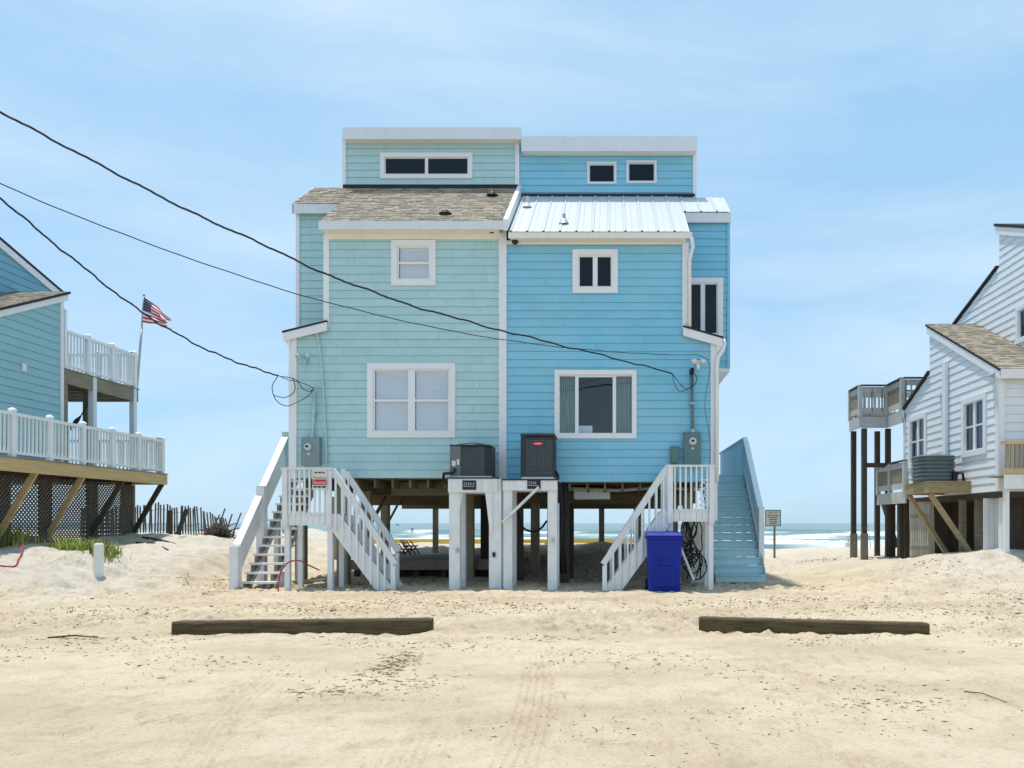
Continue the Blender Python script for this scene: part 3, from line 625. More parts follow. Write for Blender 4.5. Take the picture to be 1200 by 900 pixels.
# under the floor: girders, joists, pilings
for (y, z0, z1, x0, x1, mt) in ((22.0, 1.98, 2.46, -7.3, -2.6, WOODO), (26.0, 1.95, 2.44, -7.3, 2.3, WOODO), (20.0, 1.98, 2.38, -2.3, 2.3, WOODO), (18.0, 2.12, 2.45, -5.3, -2.6, WOODO), (23.6, 2.0, 2.40, -2.3, 2.3, WOODO)):
    MB().box(x0, x1, y, y+.12, z0, z1).build('girder', mt, house)
j0 = MB().box(-7.2, -7.155, YF+.1, YB-.1, 2.28, 2.475).build('joist', WOODO, house)
for i in range(1, 23):
    x = -7.2+.415*i
    dup(j0, (.415*i, 0, -.07 if x > -2.5 else 0))
for (px, y, w, mt) in ((402, 17.75, .26, WOODX), (429, 19.4, .24, WOODX), (451, 22.06, .22, WOODX), (510, 26.06, .17, WOODX), (549, 19.6, .26, WOODX), (571, 20.9, .34, WOODD), (607, 18.5, .24, WOODD), (627, 21.2, .24, WOODX), (645, 23.66, .20, WOODX),
                       (668, 24.6, .22, WOODX), (747, 25.2, .25, WOODX), (661, 18.2, .24, WOODD), (668, 20.06, .2, WOODD), (480, 17.75, .0, WOODX), (352, 19.4, .24, WOODX), (392, 24, .22, WOODX), (806, 18.4, .24, WOODX), (790, 22.0, .22, WOODX), (705, 27, .2, WOODX), (590, 26.06, .2, WOODX)):
    if not w: continue
    x = XP(px, y); g = gh(x, y)
    MB().box(x-w/2, x+w/2, y-w/2+.06, y+w/2+.06, g-.4, 2.3).build('piling', mt, house)
MB().beam((XP(430, 19.4), 19.3, 1.2), (XP(452, 21.5), 21.5, 2.2), .04, .12).build('knee_brace', WOODG, house)
MB().beam((XP(452, 22), 21.95, 1.3), (XP(471, 22), 21.95, 2.2), .04, .06).build('knee_brace', WOODG, house)
# plumbing and duct lumps below the right floor
MB().tube([(-1.1, 18.2, 2.30), (.2, 18.3, 2.26), (1.2, 18.0, 2.32), (2.2, 18.2, 2.28)], .045, 8).build('drain_pipe', SIGNW, house, smooth=True)
MB().box(-.9, 0.0, 18.4, 19.2, 2.05, 2.32).build('duct', STEEL, house)
MB().tube([(XP(590, 18.6), 18.5, 2.3), (XP(596, 18.6), 18.4, 1.0), (XP(601, 18.6), 18.5, .0)], .06, 8).build('drain_pipe', SIGNW, house, smooth=True)
# vents on the roofs
for (px, py, f, mt) in ((577, 234, zl, BLACK), (522, 256, zl, BLACK)):
    y = 18.9 if py < 240 else 17.5; x = XP(px, y); z = f(y)
    MB().blob((x, y, z+.03), .09, .09, .09).cyl((x, y, z-.02), (x, y, z+.02), .15, .15).build('roof_vent', mt, rL, smooth=True)
for (px, y, h) in ((618, 18.7, .26), (661, 17.5, .22)):
    x = XP(px, y); z = zr(y); MB().cyl((x, y, z-.03), (x, y, z+.10), .13, .05).cyl((x, y, z+.1), (x, y, z+h), .04, .04).build('roof_vent', STEEL if h < .25 else METROOF, rR, smooth=False)
# gutter and downspout at the right corners
MB().tube([(1.86, YE-.01, 7.98), (1.90, YE+.05, 7.80), (1.84, YF-.10, 7.55), (1.84, YF-.10, 6.0)], .045, 8).build('downspout', TRIM, house, smooth=True)
MB().tube([(2.62, YF-.05, 5.72), (2.66, YF-.05, 5.62), (2.60, YF-.07, 5.45), (2.50, YF-.09, 5.30), (2.47, YF-.10, 5.1), (2.47, YF-.10, 2.4)], .05, 8).build('downspout', TRIM, house, smooth=True)
# ------------------------------------------------------------------ things fixed to the facade
def floodlight(px, py, label, mat, kind):
    p = P(px, py, YF-.06); t = thing('floodlight' if kind else 'security_camera', label, 'light' if kind else 'camera', p)
    if kind:
        MB().cyl((p.x, YF-.03, p.z), (p.x, YF-.075, p.z), .06, .06, 12).build('base', mat, t)
        for s in (-1, 1):
            MB().tube([(p.x+s*.02, YF-.08, p.z), (p.x+s*.07, YF-.13, p.z+.04), (p.x+s*.12, YF-.22, p.z+.0)], [.018, .03, .065], 10).build('lamp_head', mat, t, smooth=True)
        MB().cyl((p.x, YF-.08, p.z-.06), (p.x, YF-.11, p.z-.16), .045, .04, 10).build('sensor', mat, t)
    else:
        MB().box(p.x-.05, p.x+.05, YF-.10, YF-.065, p.z+.02, p.z+.10).build('bracket', mat, t)
        MB().tube([(p.x, YF-.10, p.z+.02), (p.x, YF-.16, p.z-.02), (p.x, YF-.17, p.z-.09)], [.07, .085, .05], 12).build('housing', mat, t, smooth=True)
    return t
floodlight(358, 419, 'twin floodlight painted teal below the left lean-to roof', TEAL, 1)
floodlight(818, 425, 'white twin floodlight above the electric mast on the blue wall', TRIM, 1)
floodlight(577, 270, 'small black dome camera under the shingled roof eave', BLACK, 0)
floodlight(604, 283, 'small black dome camera under the metal roof eave', BLACK, 0)
def meter(px0, px1, py0, py1, mat, label, mast_top, glass_c):
    Y = YF-.035; x0, x1 = XP(px0, Y), XP(px1, Y); z1, z0 = ZP(py0, Y), ZP(py1, Y); xc = (x0+x1)/2
    t = thing('electric_meter', label, 'electric meter', (xc, Y, z0))
    MB().box(x0, x1, Y-.14, Y, z0, z1).build('meter_box', mat, t, bevel=.012)
    c = (XP(glass_c[0], Y), ZP(glass_c[1], Y))
    MB().cyl((c[0], Y-.14, c[1]), (c[0], Y-.165, c[1]), .095, .09, 20).build('meter_ring', STEEL, t)
    MB().cyl((c[0], Y-.165, c[1]), (c[0], Y-.23, c[1]), .075, .068, 20).build('meter_glass', SIGNW, t)
    MB().box(c[0]-.04, c[0]+.03, Y-.235, Y-.231, c[1]-.02, c[1]+.03).build('meter_dial', BLACK, t)
    MB().cyl((c[0], Y-.141, c[1]-.16), (c[0], Y-.15, c[1]-.16), .03, .03, 10).build('seal', SIGNW, t)
    mx_, mt = XP(mast_top[0], Y), ZP(mast_top[1], Y)
    MB().cyl((xc+.02, Y-.07, z1), (mx_, Y-.07, mt), .036, .036, 10).build('mast_conduit', mat if mat is METER else TEAL, t, smooth=True)
    MB().cyl((xc+.02, Y-.07, z1), (xc+.02, Y-.07, z1+.08), .055, .045, 10).build('mast_collar', STEEL, t)
    k_ = (mx_+xc+.02)/2; MB().box(k_-.06, k_+.06, Y-.11, Y, (z1+mt)/2-.02, (z1+mt)/2+.02).build('strap', STEEL, t)
    MB().tube([(mx_, Y-.07, mt), (mx_, Y-.09, mt+.09), (mx_+.01, Y-.16, mt+.10)], [.045, .055, .05], 10).build('weatherhead', BLACK if mat is METER else TEAL, t, smooth=True)
    return t
meter(355.5, 377, 513, 546, METERG, 'grey electric meter box with mast on the pale teal wall', (370, 462), (364.5, 524.5))
meter(800.5, 820.5, 507, 547, METER, 'dark green electric meter box with mast on the blue wall', (810, 440), (811, 518))
x0, x1 = XP(785, YF), XP(795.5, YF); z0, z1 = ZP(543.5, YF), ZP(523.5, YF)
t = thing('disconnect_box', 'small dark switch box left of the green electric meter', 'switch box', (x0, YF, z0))
MB().box(x0, x1, YF-.15, YF-.035, z0, z1).build('case', METER, t, bevel=.01); MB().box(x0+.02, x1-.02, YF-.158, YF-.151, z0+.03, z1-.05).build('door', METER, t); MB().cyl(((x0+x1)/2, YF-.08, z0), ((x0+x1)/2+.05, YF-.08, z0-.5), .018, .018, 8).build('conduit', METER, t)
# ------------------------------------------------------------------ overhead service cables
def smooth_path(pts, n):
    p = np.array(pts, float); s = np.concatenate([[0], np.cumsum(np.hypot(*np.diff(p[:, :2], axis=0).T) if p.shape[1] == 2 else np.sqrt((np.diff(p, axis=0)**2).sum(1)))])
    T = np.linspace(0, s[-1], n); out = np.zeros((n, p.shape[1])); m = len(p)
    d = np.gradient(p, s, axis=0)
    for i, tt in enumerate(T):
        k = min(max(np.searchsorted(s, tt)-1, 0), m-2); h = s[k+1]-s[k]; u = (tt-s[k])/h
        out[i] = (2*u**3-3*u**2+1)*p[k]+(u**3-2*u**2+u)*h*d[k]+(-2*u**3+3*u**2)*p[k+1]+(u**3-u**2)*h*d[k+1]
    return out
def plan_path(pix, end, start):                # cable hangs in one vertical plane between two points in plan
    (xa, ya), (xb, yb) = end, start; out = []
    bb = (xb-xa)/(yb-ya); aa = xa-bb*ya
    for (px, py) in pix:
        y = aa/((px-CX)/F-bb); out.append((aa+bb*y, y, ZP(py, y)))
    return out
def cable(name, label, path, r, twist=0, extra=None, n=120, cat='cable'):
    path = smooth_path(path, 60); ph_ = random.random()*6
    path[1:-1, 2] += (1 if twist else .3)*np.array([.012*math.sin(i*.9+ph_)+.010*math.sin(i*2.3+ph_) for i in range(58)])
    pts = smooth_path(path, n); t = thing(name, label, cat, Vector(pts[-1]))
    if twist:
        for ph in (0, 2.1, 4.2):
            q = []; s = 0; dense = smooth_path(path, n*5)
            for i, p_ in enumerate(dense):
                if i: s += np.linalg.norm(dense[i]-dense[i-1])
                a = ph+s*2*math.pi/twist; q.append(Vector(p_)+Vector((0, math.cos(a)*r*.85, math.sin(a)*r*.85)))
            MB().tube(q, r*.8, 5).build('strand', RUBBER, t, smooth=True, normals=False)
    else: MB().tube([Vector(q) for q in pts], r, 6).build('strand', RUBBER, t, smooth=True, normals=False)
    for e in (extra or []): MB().tube([Vector(q) for q in smooth_path(e, 40)], r*.8, 6).build('loop', RUBBER, t, smooth=True, normals=False)
    return t
endA = (XP(790, 17.1), 17.1); stA = (XP(0, 9), 9.0)
pA = plan_path([(-240, 0), (-120, 66), (0, 132), (85, 175), (170, 222), (255, 262), (340, 302), (425, 338), (510, 366), (595, 389), (680, 410), (740, 425), (788, 438)], endA, stA)
lp = lambda *q: [(XP(a, 17.08), 17.08-.1*math.sin(i*1.3)**2, ZP(b_, 17.08)) for i, (a, b_) in enumerate(q)]
cable('service_cable', 'thick twisted power cable running to the blue half of the house', pA, .0105, .45,
      [lp((788, 438), (790, 450), (795, 458), (803, 458), (811, 452), (811, 440), (808, 433)), lp((788, 438), (796, 450), (804, 456), (812, 453), (816, 447), (813, 436), (810, 432))])
pB = plan_path([(-240, 100), (-120, 160), (0, 215), (120, 265), (240, 309), (340, 342), (430, 366), (520, 386), (590, 398), (660, 407), (730, 413), (785, 416)], (XP(785, 17.12), 17.12), (XP(0, 9.6), 9.6))
cable('telephone_wire', 'thin overhead wire ending beside the blue corner board', pB, .008, 0,
      [lp((785, 416), (800, 417), (815, 416), (826, 420), (831, 428), (831, 440), (827, 458), (826, 480), (830, 505), (832, 530), (831, 548))])
pC = plan_path([(-200, 20), (-100, 132), (0, 232), (45, 270), (85, 303), (125, 335), (165, 365), (205, 390), (245, 411), (285, 427), (326, 440)], (XP(326, 17.1), 17.1), (XP(0, 11), 11.0))
cable('service_cable', 'thick twisted power cable passing the flag to the pale teal wall', pC, .0115, .45,
      [lp((326, 440), (321, 455), (325, 470), (336, 476), (350, 472), (362, 463), (370, 456)), lp((326, 440), (340, 446), (352, 448), (362, 452), (370, 456)), lp((329, 441), (346, 446), (345, 460), (336, 466), (322, 464)), lp((329, 441), (350, 447), (356, 456), (364, 459), (370, 456))])
# flexible cable that runs down the teal wall from the lean-to
tag(MB().tube([P(370, 381, 17.2), P(375, 410, 17.22), P(378, 445, 17.22), P(381, 500, 17.22), P(383, 546, 17.22)], .022, 8).build('wall_conduit', TEAL, None, smooth=True), 'thin teal conduit slanting down the wall right of the grey meter', 'conduit')
# ------------------------------------------------------------------ stairs and landings
def baluster_run(parent, pts_lo, pts_hi, n, w, mat):
    for i in range(n):
        t = i/(n-1) if n > 1 else 0
        a = Vector(pts_lo[0]).lerp(Vector(pts_lo[1]), t); b_ = Vector(pts_hi[0]).lerp(Vector(pts_hi[1]), t)
        MB().box(a.x-w/2, a.x+w/2, a.y-w/2, a.y+w/2, a.z, b_.z).build('baluster', mat, parent)
def landing_steps(label, xa, xb, zf, ztop, direction, bays, steps_n, group=None, stmat=WPAINT, rise=.21, run=.14):
    # a landing between xa and xb in front of the facade with steep steps going down sideways
    y0, y1 = 16.25, 17.12; xe = xb if direction > 0 else xa
    t = thing('landing_steps', label, 'steps', ((xa+xb)/2, (y0+y1)/2, 0), group)
    nb = 6
    for i in range(nb):
        a = y0+.03+(y1-y0-.03)*i/nb; MB().box(xa, xb, a, a+(y1-y0-.03)/nb-.008, zf-.035, zf).build('floor_board', stmat, t)
    n = 8; w = (xb-xa)/n
    for i in range(n): MB().box(xa+i*w, xa+(i+1)*w-.006, y0-.012, y0+.012, zf-.26, zf+.02).build('skirt_board', stmat, t)
    MB().box(xa, xb, y0+.03, y0+.07, zf-.22, zf-.04).build('rim_joist', stmat, t); MB().box(xa, xb, y1-.04, y1, zf-.22, zf-.04).build('rim_joist', stmat, t)
    for x in (xa+.06, xb-.06):
        for y in (y0+.09, y1-.09): MB().box(x-.055, x+.055, y-.05, y+.05, gh(x, y)-.3, zf-.036 if y > 16.6 else zf-.04).build('post', stmat, t)
    for x in (xa+.05, xb-.05): MB().box(x-.055, x+.055, y0-.07, y0-.013, zf-.3, ztop).build('rail_post', stmat, t)
    MB().box(xa-.03, xb+.03, y0-.09, y0+.05, ztop, ztop+.04).build('handrail', stmat, t)
    baluster_run(t, ((xa+.15, y0-.03, zf-.05), (xb-.15, y0-.03, zf-.05)), ((xa+.15, y0-.03, ztop), (xb-.15, y0-.03, ztop)), bays, .038, stmat)
    xq = xb-.05 if direction > 0 else xa+.05; MB().box(xq-.05, xq+.05, y1-.06, y1+.02, zf-.3, ztop+.08).build('rail_post', stmat, t)
    # steps
    d = direction
    for i in range(steps_n):
        z = zf-rise*(i+1); x = xe+d*run*i
        if z < .08: break
        MB().box(min(x, x+d*.22), max(x, x+d*.22), y0+.05, y1-.05, z-.035, z).build('tread', stmat, t)
    zend = zf-rise*(steps_n)
    L_ = (zf+.05-.02)/rise*run; sx_ = xe+d*L_
    for y in (y0, y1-.05):
        m = MB(); m.prism([(xe, y, zf-.02), (xe+d*.14, y, zf-.02), (sx_+d*.2, y, .02), (sx_+d*.2, y, -.12), (sx_-d*.10, y, -.12), (xe, y, zf-.38)], (0, .045, 0)); m.build('stringer', stmat, t)
        top0 = Vector((xe, y, ztop)); k = rise/run; rl = (ztop-.55)/k; rl -= .16*(y > y0+.1); top1 = Vector((xe+d*rl, y, ztop-k*rl))
        MB().beam(top0+Vector((0, .02, .0)), top1+Vector((0, .02, 0)), .07, .13).build('handrail', stmat, t)
        nn = 9
        for i in range(nn):
            f = (i+.6)/nn; x = xe+d*rl*f; zt = ztop-k*rl*f-.03; zlo = max(zf-.14-k*(rl*f)-.12, gh(x, y)-.03)
            MB().box(x-.02, x+.02, y-.045, y-.005, zlo, zt).build('baluster', stmat, t)
        x = xe+d*rl*.985; MB().box(x-.035, x+.035, y-.04, y+.04, gh(x, y)-.1, ztop-k*rl-.03).build('newel_post', stmat, t)
    return t
landing_steps('white landing steps in front of the grey meter, going down to the right', XP(331, 16.2), XP(388, 16.2), 1.66, 2.62, 1, 8, 8)
LSR = landing_steps('white landing steps behind the blue bin, going down to the left', XP(783, 16.2), XP(837, 16.2), 1.74, 2.68, -1, 7, 8)
# deep staircase on the left side of the house
t = thing('staircase', 'white open-riser staircase with solid side rail along the teal side wall', 'stairs', (-7.9, 17.5, 0))
xa, xb = -8.36, -7.46
for i in range(14):
    z = .2*(i+1)-.06; y = 16.62+.19*i
    MB().box(xa+.10, xb-.02, y-.03, y+.22, z-.045, z).build('tread', WPAINT, t)
for x in (xa+.14, xb-.22):
    MB().prism([(x, 16.55, -.12), (x, 16.80, -.12), (x, 19.55, 2.62), (x, 19.55, 2.80), (x, 19.2, 2.72)], (.06, 0, 0)).build('stringer', WPAINT, t)
    for i in range(13): MB().prism([(x-.004, 16.60+.19*i, .2*i-.06), (x-.004, 16.81+.19*i, .2*i+.02), (x-.004, 16.81+.19*i, .2*(i+1)-.106), (x-.004, 16.61+.19*i, .2*(i+1)-.106)], (.066, 0, 0)).build('step_block', WOODG, t)
nw = [(16.42, .94), (17.66, 2.33), (19.05, 3.78)]
for (y, zt) in nw: MB().box(xa-.02, xa+.17, y-.09, y+.09, max(gh(xa, y)-.3, zt-2.6), zt).build('newel_post', TEAL if zt > 3 else WPAINT, t)
for (ya, za, yb, zb_) in ((16.51, .93, 17.57, 2.08), (17.75, 2.30, 18.96, 3.62)):
    MB().prism([(xa+.03, ya, za), (xa+.03, yb, zb_), (xa+.03, yb, zb_-.68), (xa+.03, ya, za-.68)], (.05, 0, 0)).build('rail_panel', WPAINT, t)
    MB().prism([(xa-.03, ya, za+.002), (xa-.03, yb, zb_+.002), (xa-.03, yb, zb_+.045), (xa-.03, ya, za+.045)], (.17, 0, 0)).build('rail_cap', WPAINT, t)
for (x, y) in ((xa+.2, 18.2), (xb-.15, 18.2), (xb-.12, 17.1)): MB().box(x-.06, x+.06, y-.06, y+.06, gh(x, y)-.3, (y-16.6)*1.05-.2).build('post', WPAINT, t)
MB().box(xa, xb+.0, 19.4, 22.0, 2.66, 2.76).build('top_landing', WPAINT, t)
# deep staircase on the right side, closed risers
t = thing('staircase', 'light blue closed staircase with solid side rail along the blue side wall', 'stairs', (3.2, 19, 0))
xa, xb = 2.56, 3.72
for i in range(14):
    z = .2*(i+1); y = 18.02+.207*i; ex = .04 if i < 2 else 0
    MB().box(xa-.0, xb+ex, y, y+.22, z-.19, z-.028).build('riser', LBLUE, t)
    MB().box(xa-.01, xb+ex+.01, y-.03, y+.24, z-.026, z).build('tread', LBLUE, t)
MB().prism([(xb+.045, 18.05, -.1), (xb+.045, 18.5, -.1), (xb+.045, 21.1, 2.45), (xb+.045, 21.1, 2.95), (xb+.045, 20.9, 3.05), (xb+.045, 18.6, .83), (xb+.045, 18.05, .30)], (.012, 0, 0)).build('stringer', LRAIL, t)
y0, z0, y1, z1 = 18.62, 1.74, 20.82, 3.84
n = 13
for i in range(n):
    a, b_ = y0+(y1-y0)*i/n, y0+(y1-y0)*(i+1)/n-.008; f = lambda y: z0+(z1-z0)*(y-y0)/(y1-y0)
    MB().prism([(xb+.06, a, f(a)-.02), (xb+.06, b_, f(b_)-.02), (xb+.06, b_, f(b_)-1.22), (xb+.06, a, f(a)-1.22)], (.03, 0, 0)).build('rail_board', LRAIL, t)
MB().prism([(xb+.0, y0, z0-.02), (xb+.0, y1, z1-.02), (xb+.0, y1, z1+.03), (xb+.0, y0, z0+.03)], (.14, 0, 0)).build('rail_cap', LRAIL, t)
MB().prism([(xb+.02, y0, z0-.19), (xb+.02, y1, z1-.19), (xb+.02, y1, z1-.05), (xb+.02, y0, z0-.05)], (.038, 0, 0)).build('side_rail', LRAIL, t)
MB().prism([(xb+.02, y0, z0-.98), (xb+.02, y1, z1-.98), (xb+.02, y1, z1-.84), (xb+.02, y0, z0-.84)], (.038, 0, 0)).build('side_rail', LRAIL, t)
MB().box(xb-.01, xb+.12, 18.49, 18.615, .1, 1.80).build('newel_post', WPAINT, t); MB().box(xb-.02, xb+.13, 18.48, 18.66, 1.80, 1.84).build('newel_cap', WPAINT, t)
MB().box(xb-.01, xb+.10, 20.83, 20.93, .0, 3.84).build('newel_post', LBLUE, t)
MB().box(xa-.08, xb+.1, 20.95, 25.4, 2.72, 2.80).build('deck_floor', LBLUE, t)
for i in range(14): MB().box(xb+.05, xb+.08, 20.95+.32*i, 20.95+.32*(i+1)-.012, 2.85, 3.80).build('rail_board', LRAIL, t)
MB().box(xb+.0, xb+.13, 20.94, 25.4, 3.802, 3.85).build('rail_cap', LRAIL, t)
for y in (22.4, 25.2): MB().box(xb-.05, xb+.07, y, y+.12, gh(xb, y)-.3, 2.715).build('post', WPAINT, t)
# ------------------------------------------------------------------ air conditioner stands
ys0, ys1 = 16.22, 17.12
def stand(label, xa, xb, ztop, legs, hd, group=None):
    t = thing('equipment_stand', label, 'stand', ((xa+xb)/2, 16.7, 0))
    MB().box(xa, xb, ys0, ys0+.05, ztop-hd, ztop).build('header_board', WPAINT, t)
    MB().box(xa, xb, ys1-.05, ys1, ztop-hd, ztop).build('header_board', WPAINT, t)
    n = 6
    for i in range(n): MB().box(xa-.02, xb+.02, ys0-.02+(ys1-ys0)*i/n, ys0-.02+(ys1-ys0)*(i+1)/n-.012, ztop+.001, ztop+.03).build('platform_board', BLACK if i == 0 else WPAINT, t)
    for (x0, x1) in legs:
        for y in (ys0+.06, ys1-.2): MB().box(x0, x1, y, y+.15, gh((x0+x1)/2, y)-.3, ztop-.002).build('post', WPAINT, t)
    return t
st1 = stand('white post stand under the grey air conditioner with number plate', XP(525, ys0), XP(583, ys0), ZP(561, ys0), [(XP(525, ys0)+.01, XP(538, ys0)), (XP(572.5, ys0), XP(588, ys0)-.02)], .30)
xk = XP(538, ys0); MB().prism([(xk+.002, ys0+.08, 2.1), (xk+.06, ys0+.08, 2.1), (xk-.1, ys0+.08, 1.2), (xk-.12, ys0+.08, 1.2)], (0, .05, 0)).build('gusset', WPAINT, st1)
xk = XP(572.5, ys0); MB().prism([(xk-.08, ys0+.055, 2.13), (xk+.08, ys0+.055, 2.13), (xk+.08, ys0+.055, 1.2), (xk+.03, ys0+.055, 1.2)], (0, -.03, 0)).build('gusset', WPAINT, st1)
st2 = stand('white post stand with diagonal brace under the black air conditioner', XP(589, ys0), XP(653, ys0), ZP(563, ys0), [(XP(589.5, ys0), XP(600, ys0)), (XP(641.5, ys0), XP(652.5, ys0))], .22)
MB().beam((XP(588.5, 16.1), 16.17, ZP(612, 16.15)), (XP(631, 16.1), 16.17, ZP(571, 16.15)), .05, .15, (0, -1, 0)).build('brace', WPAINT, st2)
for st, px0, px1, py0, py1, s in ((st1, 542, 558, 563, 574, '2334-2'), (st2, 618, 633.5, 562.5, 573, '2334')):
    Y = ys0-.006; a, b_, z1, z0 = XP(px0, Y), XP(px1, Y), ZP(py0, Y), ZP(py1, Y)
    pl = thing('number_plate', 'black number plate on the stand of the %s air conditioner' % ('grey' if st is st1 else 'black'), 'sign', (a, Y, z0))
    MB().box(a, b_, Y-.012, Y-.0, z0, z1).build('plate', BLACK, pl)
    fr = front(Y-.012); text(s, .088, fr, a+.02, z0+.10, .001, SILVER, pl, 'LEFT')
    MB().fbox(fr, a+.025, b_-.04, z0+.068, z0+.080, 0, .003).build('printed_line', SILVER, pl)
# small boxes on the posts
for k, (px, py) in enumerate(((536, 645), (579, 650), (648, 633))):
    Y = ys0+.05; p = P(px, py, Y)
    tag(MB().box(p.x-.03, p.x+.03, Y-.04, Y+.005, p.z-.05, p.z+.05).build('outlet_box', STEEL if k != 1 else BLACK, None), ['grey outlet box on the leftmost air conditioner stand post', 'black outlet box low on the post between the two stands', 'grey outlet box on the rightmost stand post'][k], 'outlet box')
# ------------------------------------------------------------------ air conditioners
def louvres(parent, x0, x1, y0, y1, z0, z1, n, mat, faces='fb', name='louvre'):
    for i in range(n):
        z = z0+(z1-z0)*(i+.5)/n; h = (z1-z0)/n*.42
        m = MB(); m.hexa([(x0, y0-.012, z-h), (x1, y0-.012, z-h), (x1, y0+.004, z-h), (x0, y0+.004, z-h), (x0, y0-.002, z+h), (x1, y0-.002, z+h), (x1, y0+.004, z+h), (x0, y0+.004, z+h)])
        m.build(name, mat, parent)
Y = 16.36; z = ZP(561, ys0)+.035
ac = thing('air_conditioner', 'grey cornered air conditioner with dark grille on the white stand', 'air conditioner', (XP(551, Y), 16.7, z))
a, b_, zt = XP(527, Y), XP(574.5, Y), ZP(522.5, Y)
MB().box(a, XP(540, Y), Y, Y+.72, z+.03, zt).build('service_panel', ACGREY, ac, bevel=.015)
MB().prism([(XP(540, Y)+.002, Y+.01, z+.04), (b_-.12, Y+.01, z+.04), (b_, Y+.12, z+.04), (b_, Y+.72, z+.04), (XP(540, Y)+.002, Y+.72, z+.04)], (0, 0, zt-z-.05)).build('coil_body', ACDARK, ac)
louvres(ac, XP(541, Y), b_-.125, Y+.012, 0, z+.06, zt-.03, 15, ACMID)
MB().box(a-.01, b_+.01, Y-.01, Y+.74, z, z+.035).build('base_pan', SIGNW, ac)
m = MB(); m.box(a-.005, b_+.005, Y-.005, Y+.73, zt, zt+.025); m.tube([(XP(551, Y), Y+.36, zt+.02), (XP(551, Y), Y+.36, zt+.05), (XP(551, Y), Y+.36, zt+.085)], [.42, .38, .2], 24); m.build('fan_cover', ACDARK, ac)
MB().box(a+.05, a+.13, Y-.006, Y-.001, z+.25, z+.37).build('label_plate', SIGNW, ac); MB().box(a+.16, a+.21, Y-.006, Y-.001, z+.28, z+.40).build('label_plate', SIGNW, ac)
MB().tube([(a+.12, Y-.02, z+.18), (a+.08, Y-.08, z+.1), (a-.12, Y-.05, z+.08), (a-.16, Y+.1, z-.05), (a-.1, Y+.5, z-.2)], .035, 8).build('refrigerant_line', RUBBER, ac, smooth=True)
z = ZP(563, ys0)+.035
ac2 = thing('air_conditioner', 'tall black air conditioner with red badge in front of the blue wall', 'air conditioner', (XP(630, Y), 16.7, z))
a, b_, zt = XP(610, Y), XP(650, Y), ZP(509.5, Y)
MB().box(a+.01, b_-.01, Y+.01, Y+.72, z+.05, zt-.03).build('coil_body', ACDARK, ac2, bevel=.03)
MB().box(a, a+.12, Y, Y+.1, z+.03, zt-.02).build('corner_post', ACDARK, ac2, bevel=.02); MB().box(b_-.035, b_, Y, Y+.1, z+.03, zt-.02).build('corner_post', ACDARK, ac2, bevel=.01)
louvres(ac2, a+.125, b_-.04, Y+.014, 0, z+.08, zt-.10, 17, ACMID)
for i in range(7): MB().box(a+.16+i*.085, a+.165+i*.085, Y-.001, Y+.004, z+.08, zt-.10).build('grille_wire', ACGREY, ac2)
MB().box(a-.01, b_+.01, Y-.01, Y+.75, zt-.03, zt+.03).build('top_cap', ACDARK, ac2, bevel=.025)
MB().box(a+.03, b_-.02, Y-.03, Y+.7, z-.0, z+.05).build('base_pan', SIGNW, ac2)
bd = MB(); c = Vector((XP(630.5, Y), Y-.006, ZP(520, Y))); bd.prism([c+Vector((math.cos(i*math.pi/10)*.125, 0, math.sin(i*math.pi/10)*.045)) for i in range(20)], (0, -.012, 0)); bdo = bd.build('badge', RED, ac2)
MB().box(c.x-.075, c.x+.075, c.y-.0145, c.y-.012, c.z-.010, c.z+.010).build('badge_stripe', SIGNW, bdo)
MB().tube([(b_, Y+.3, z+.2), (b_+.05, Y+.25, z+.1), (b_+.08, Y+.3, z-.2), (b_+.06, Y+.5, z-.5)], .03, 8).build('refrigerant_line', RUBBER, ac2, smooth=True)
# dark hanging line bundle beside the stand
for k, px in enumerate((657, 662)):
    tag(MB().tube([P(px, 566, 17.3), P(px+1.5, 600, 17.25), P(px-1, 640, 17.2), P(px+1, 672, 17.3)], .045-.01*k, 8).build('pipe_wrap', RUBBER, None, smooth=True), ['black wrapped pipe hanging right of the black air conditioner stand', 'thinner black wrapped pipe hanging beside the dark piling'][k], 'pipe')
tag(MB().tube([Vector(q) for q in smooth_path([tuple(P(*q)) for q in ((606, 600, 18), (615, 620, 18), (625, 623, 18), (634, 619, 18), (641, 610, 18))], 20)], .025, 8).build('hanging_pipe', RUBBER, None, smooth=True), 'black flexible pipe sagging between the posts below the black air conditioner', 'pipe')
def small_print(fr, u, z, words, h, parent):       # rows of print too small to read in the photograph: one bar for each word
    x = u-(sum(words)+.018*(len(words)-1))/2
    for w in words: MB().fbox(fr, x, x+w, z, z+h, .0005, .003).build('printed_word', INK, parent); x += w+.018
# ------------------------------------------------------------------ rental sign on the landing rail
Y = 16.25-.10; a, b_, z1, z0 = XP(366, Y), XP(383.5, Y), ZP(549.5, Y), ZP(574, Y); uc = (a+b_)/2
t = thing('rental_sign', 'white vacation rental sign with red lettering on the left landing rail', 'sign', (uc, Y, z0))
MB().box(a, b_, Y-.008, Y, z0, z1).build('panel', SIGNW, t)
fr = front(Y-.008); MB().fbox(fr, a+.008, b_-.008, z0+.105, z0+.225, 0, .002).build('red_band', RED, t)
text('Vacation', .082, fr, uc, z0+.238, .001, RED, t); text('Rental', .105, fr, uc, z0+.125, .003, SIGNW, t)
small_print(fr, uc, z0+.36, (.06, .07, .05), .03, t); small_print(fr, uc, z0+.045, (.07, .07, .09), .038, t)
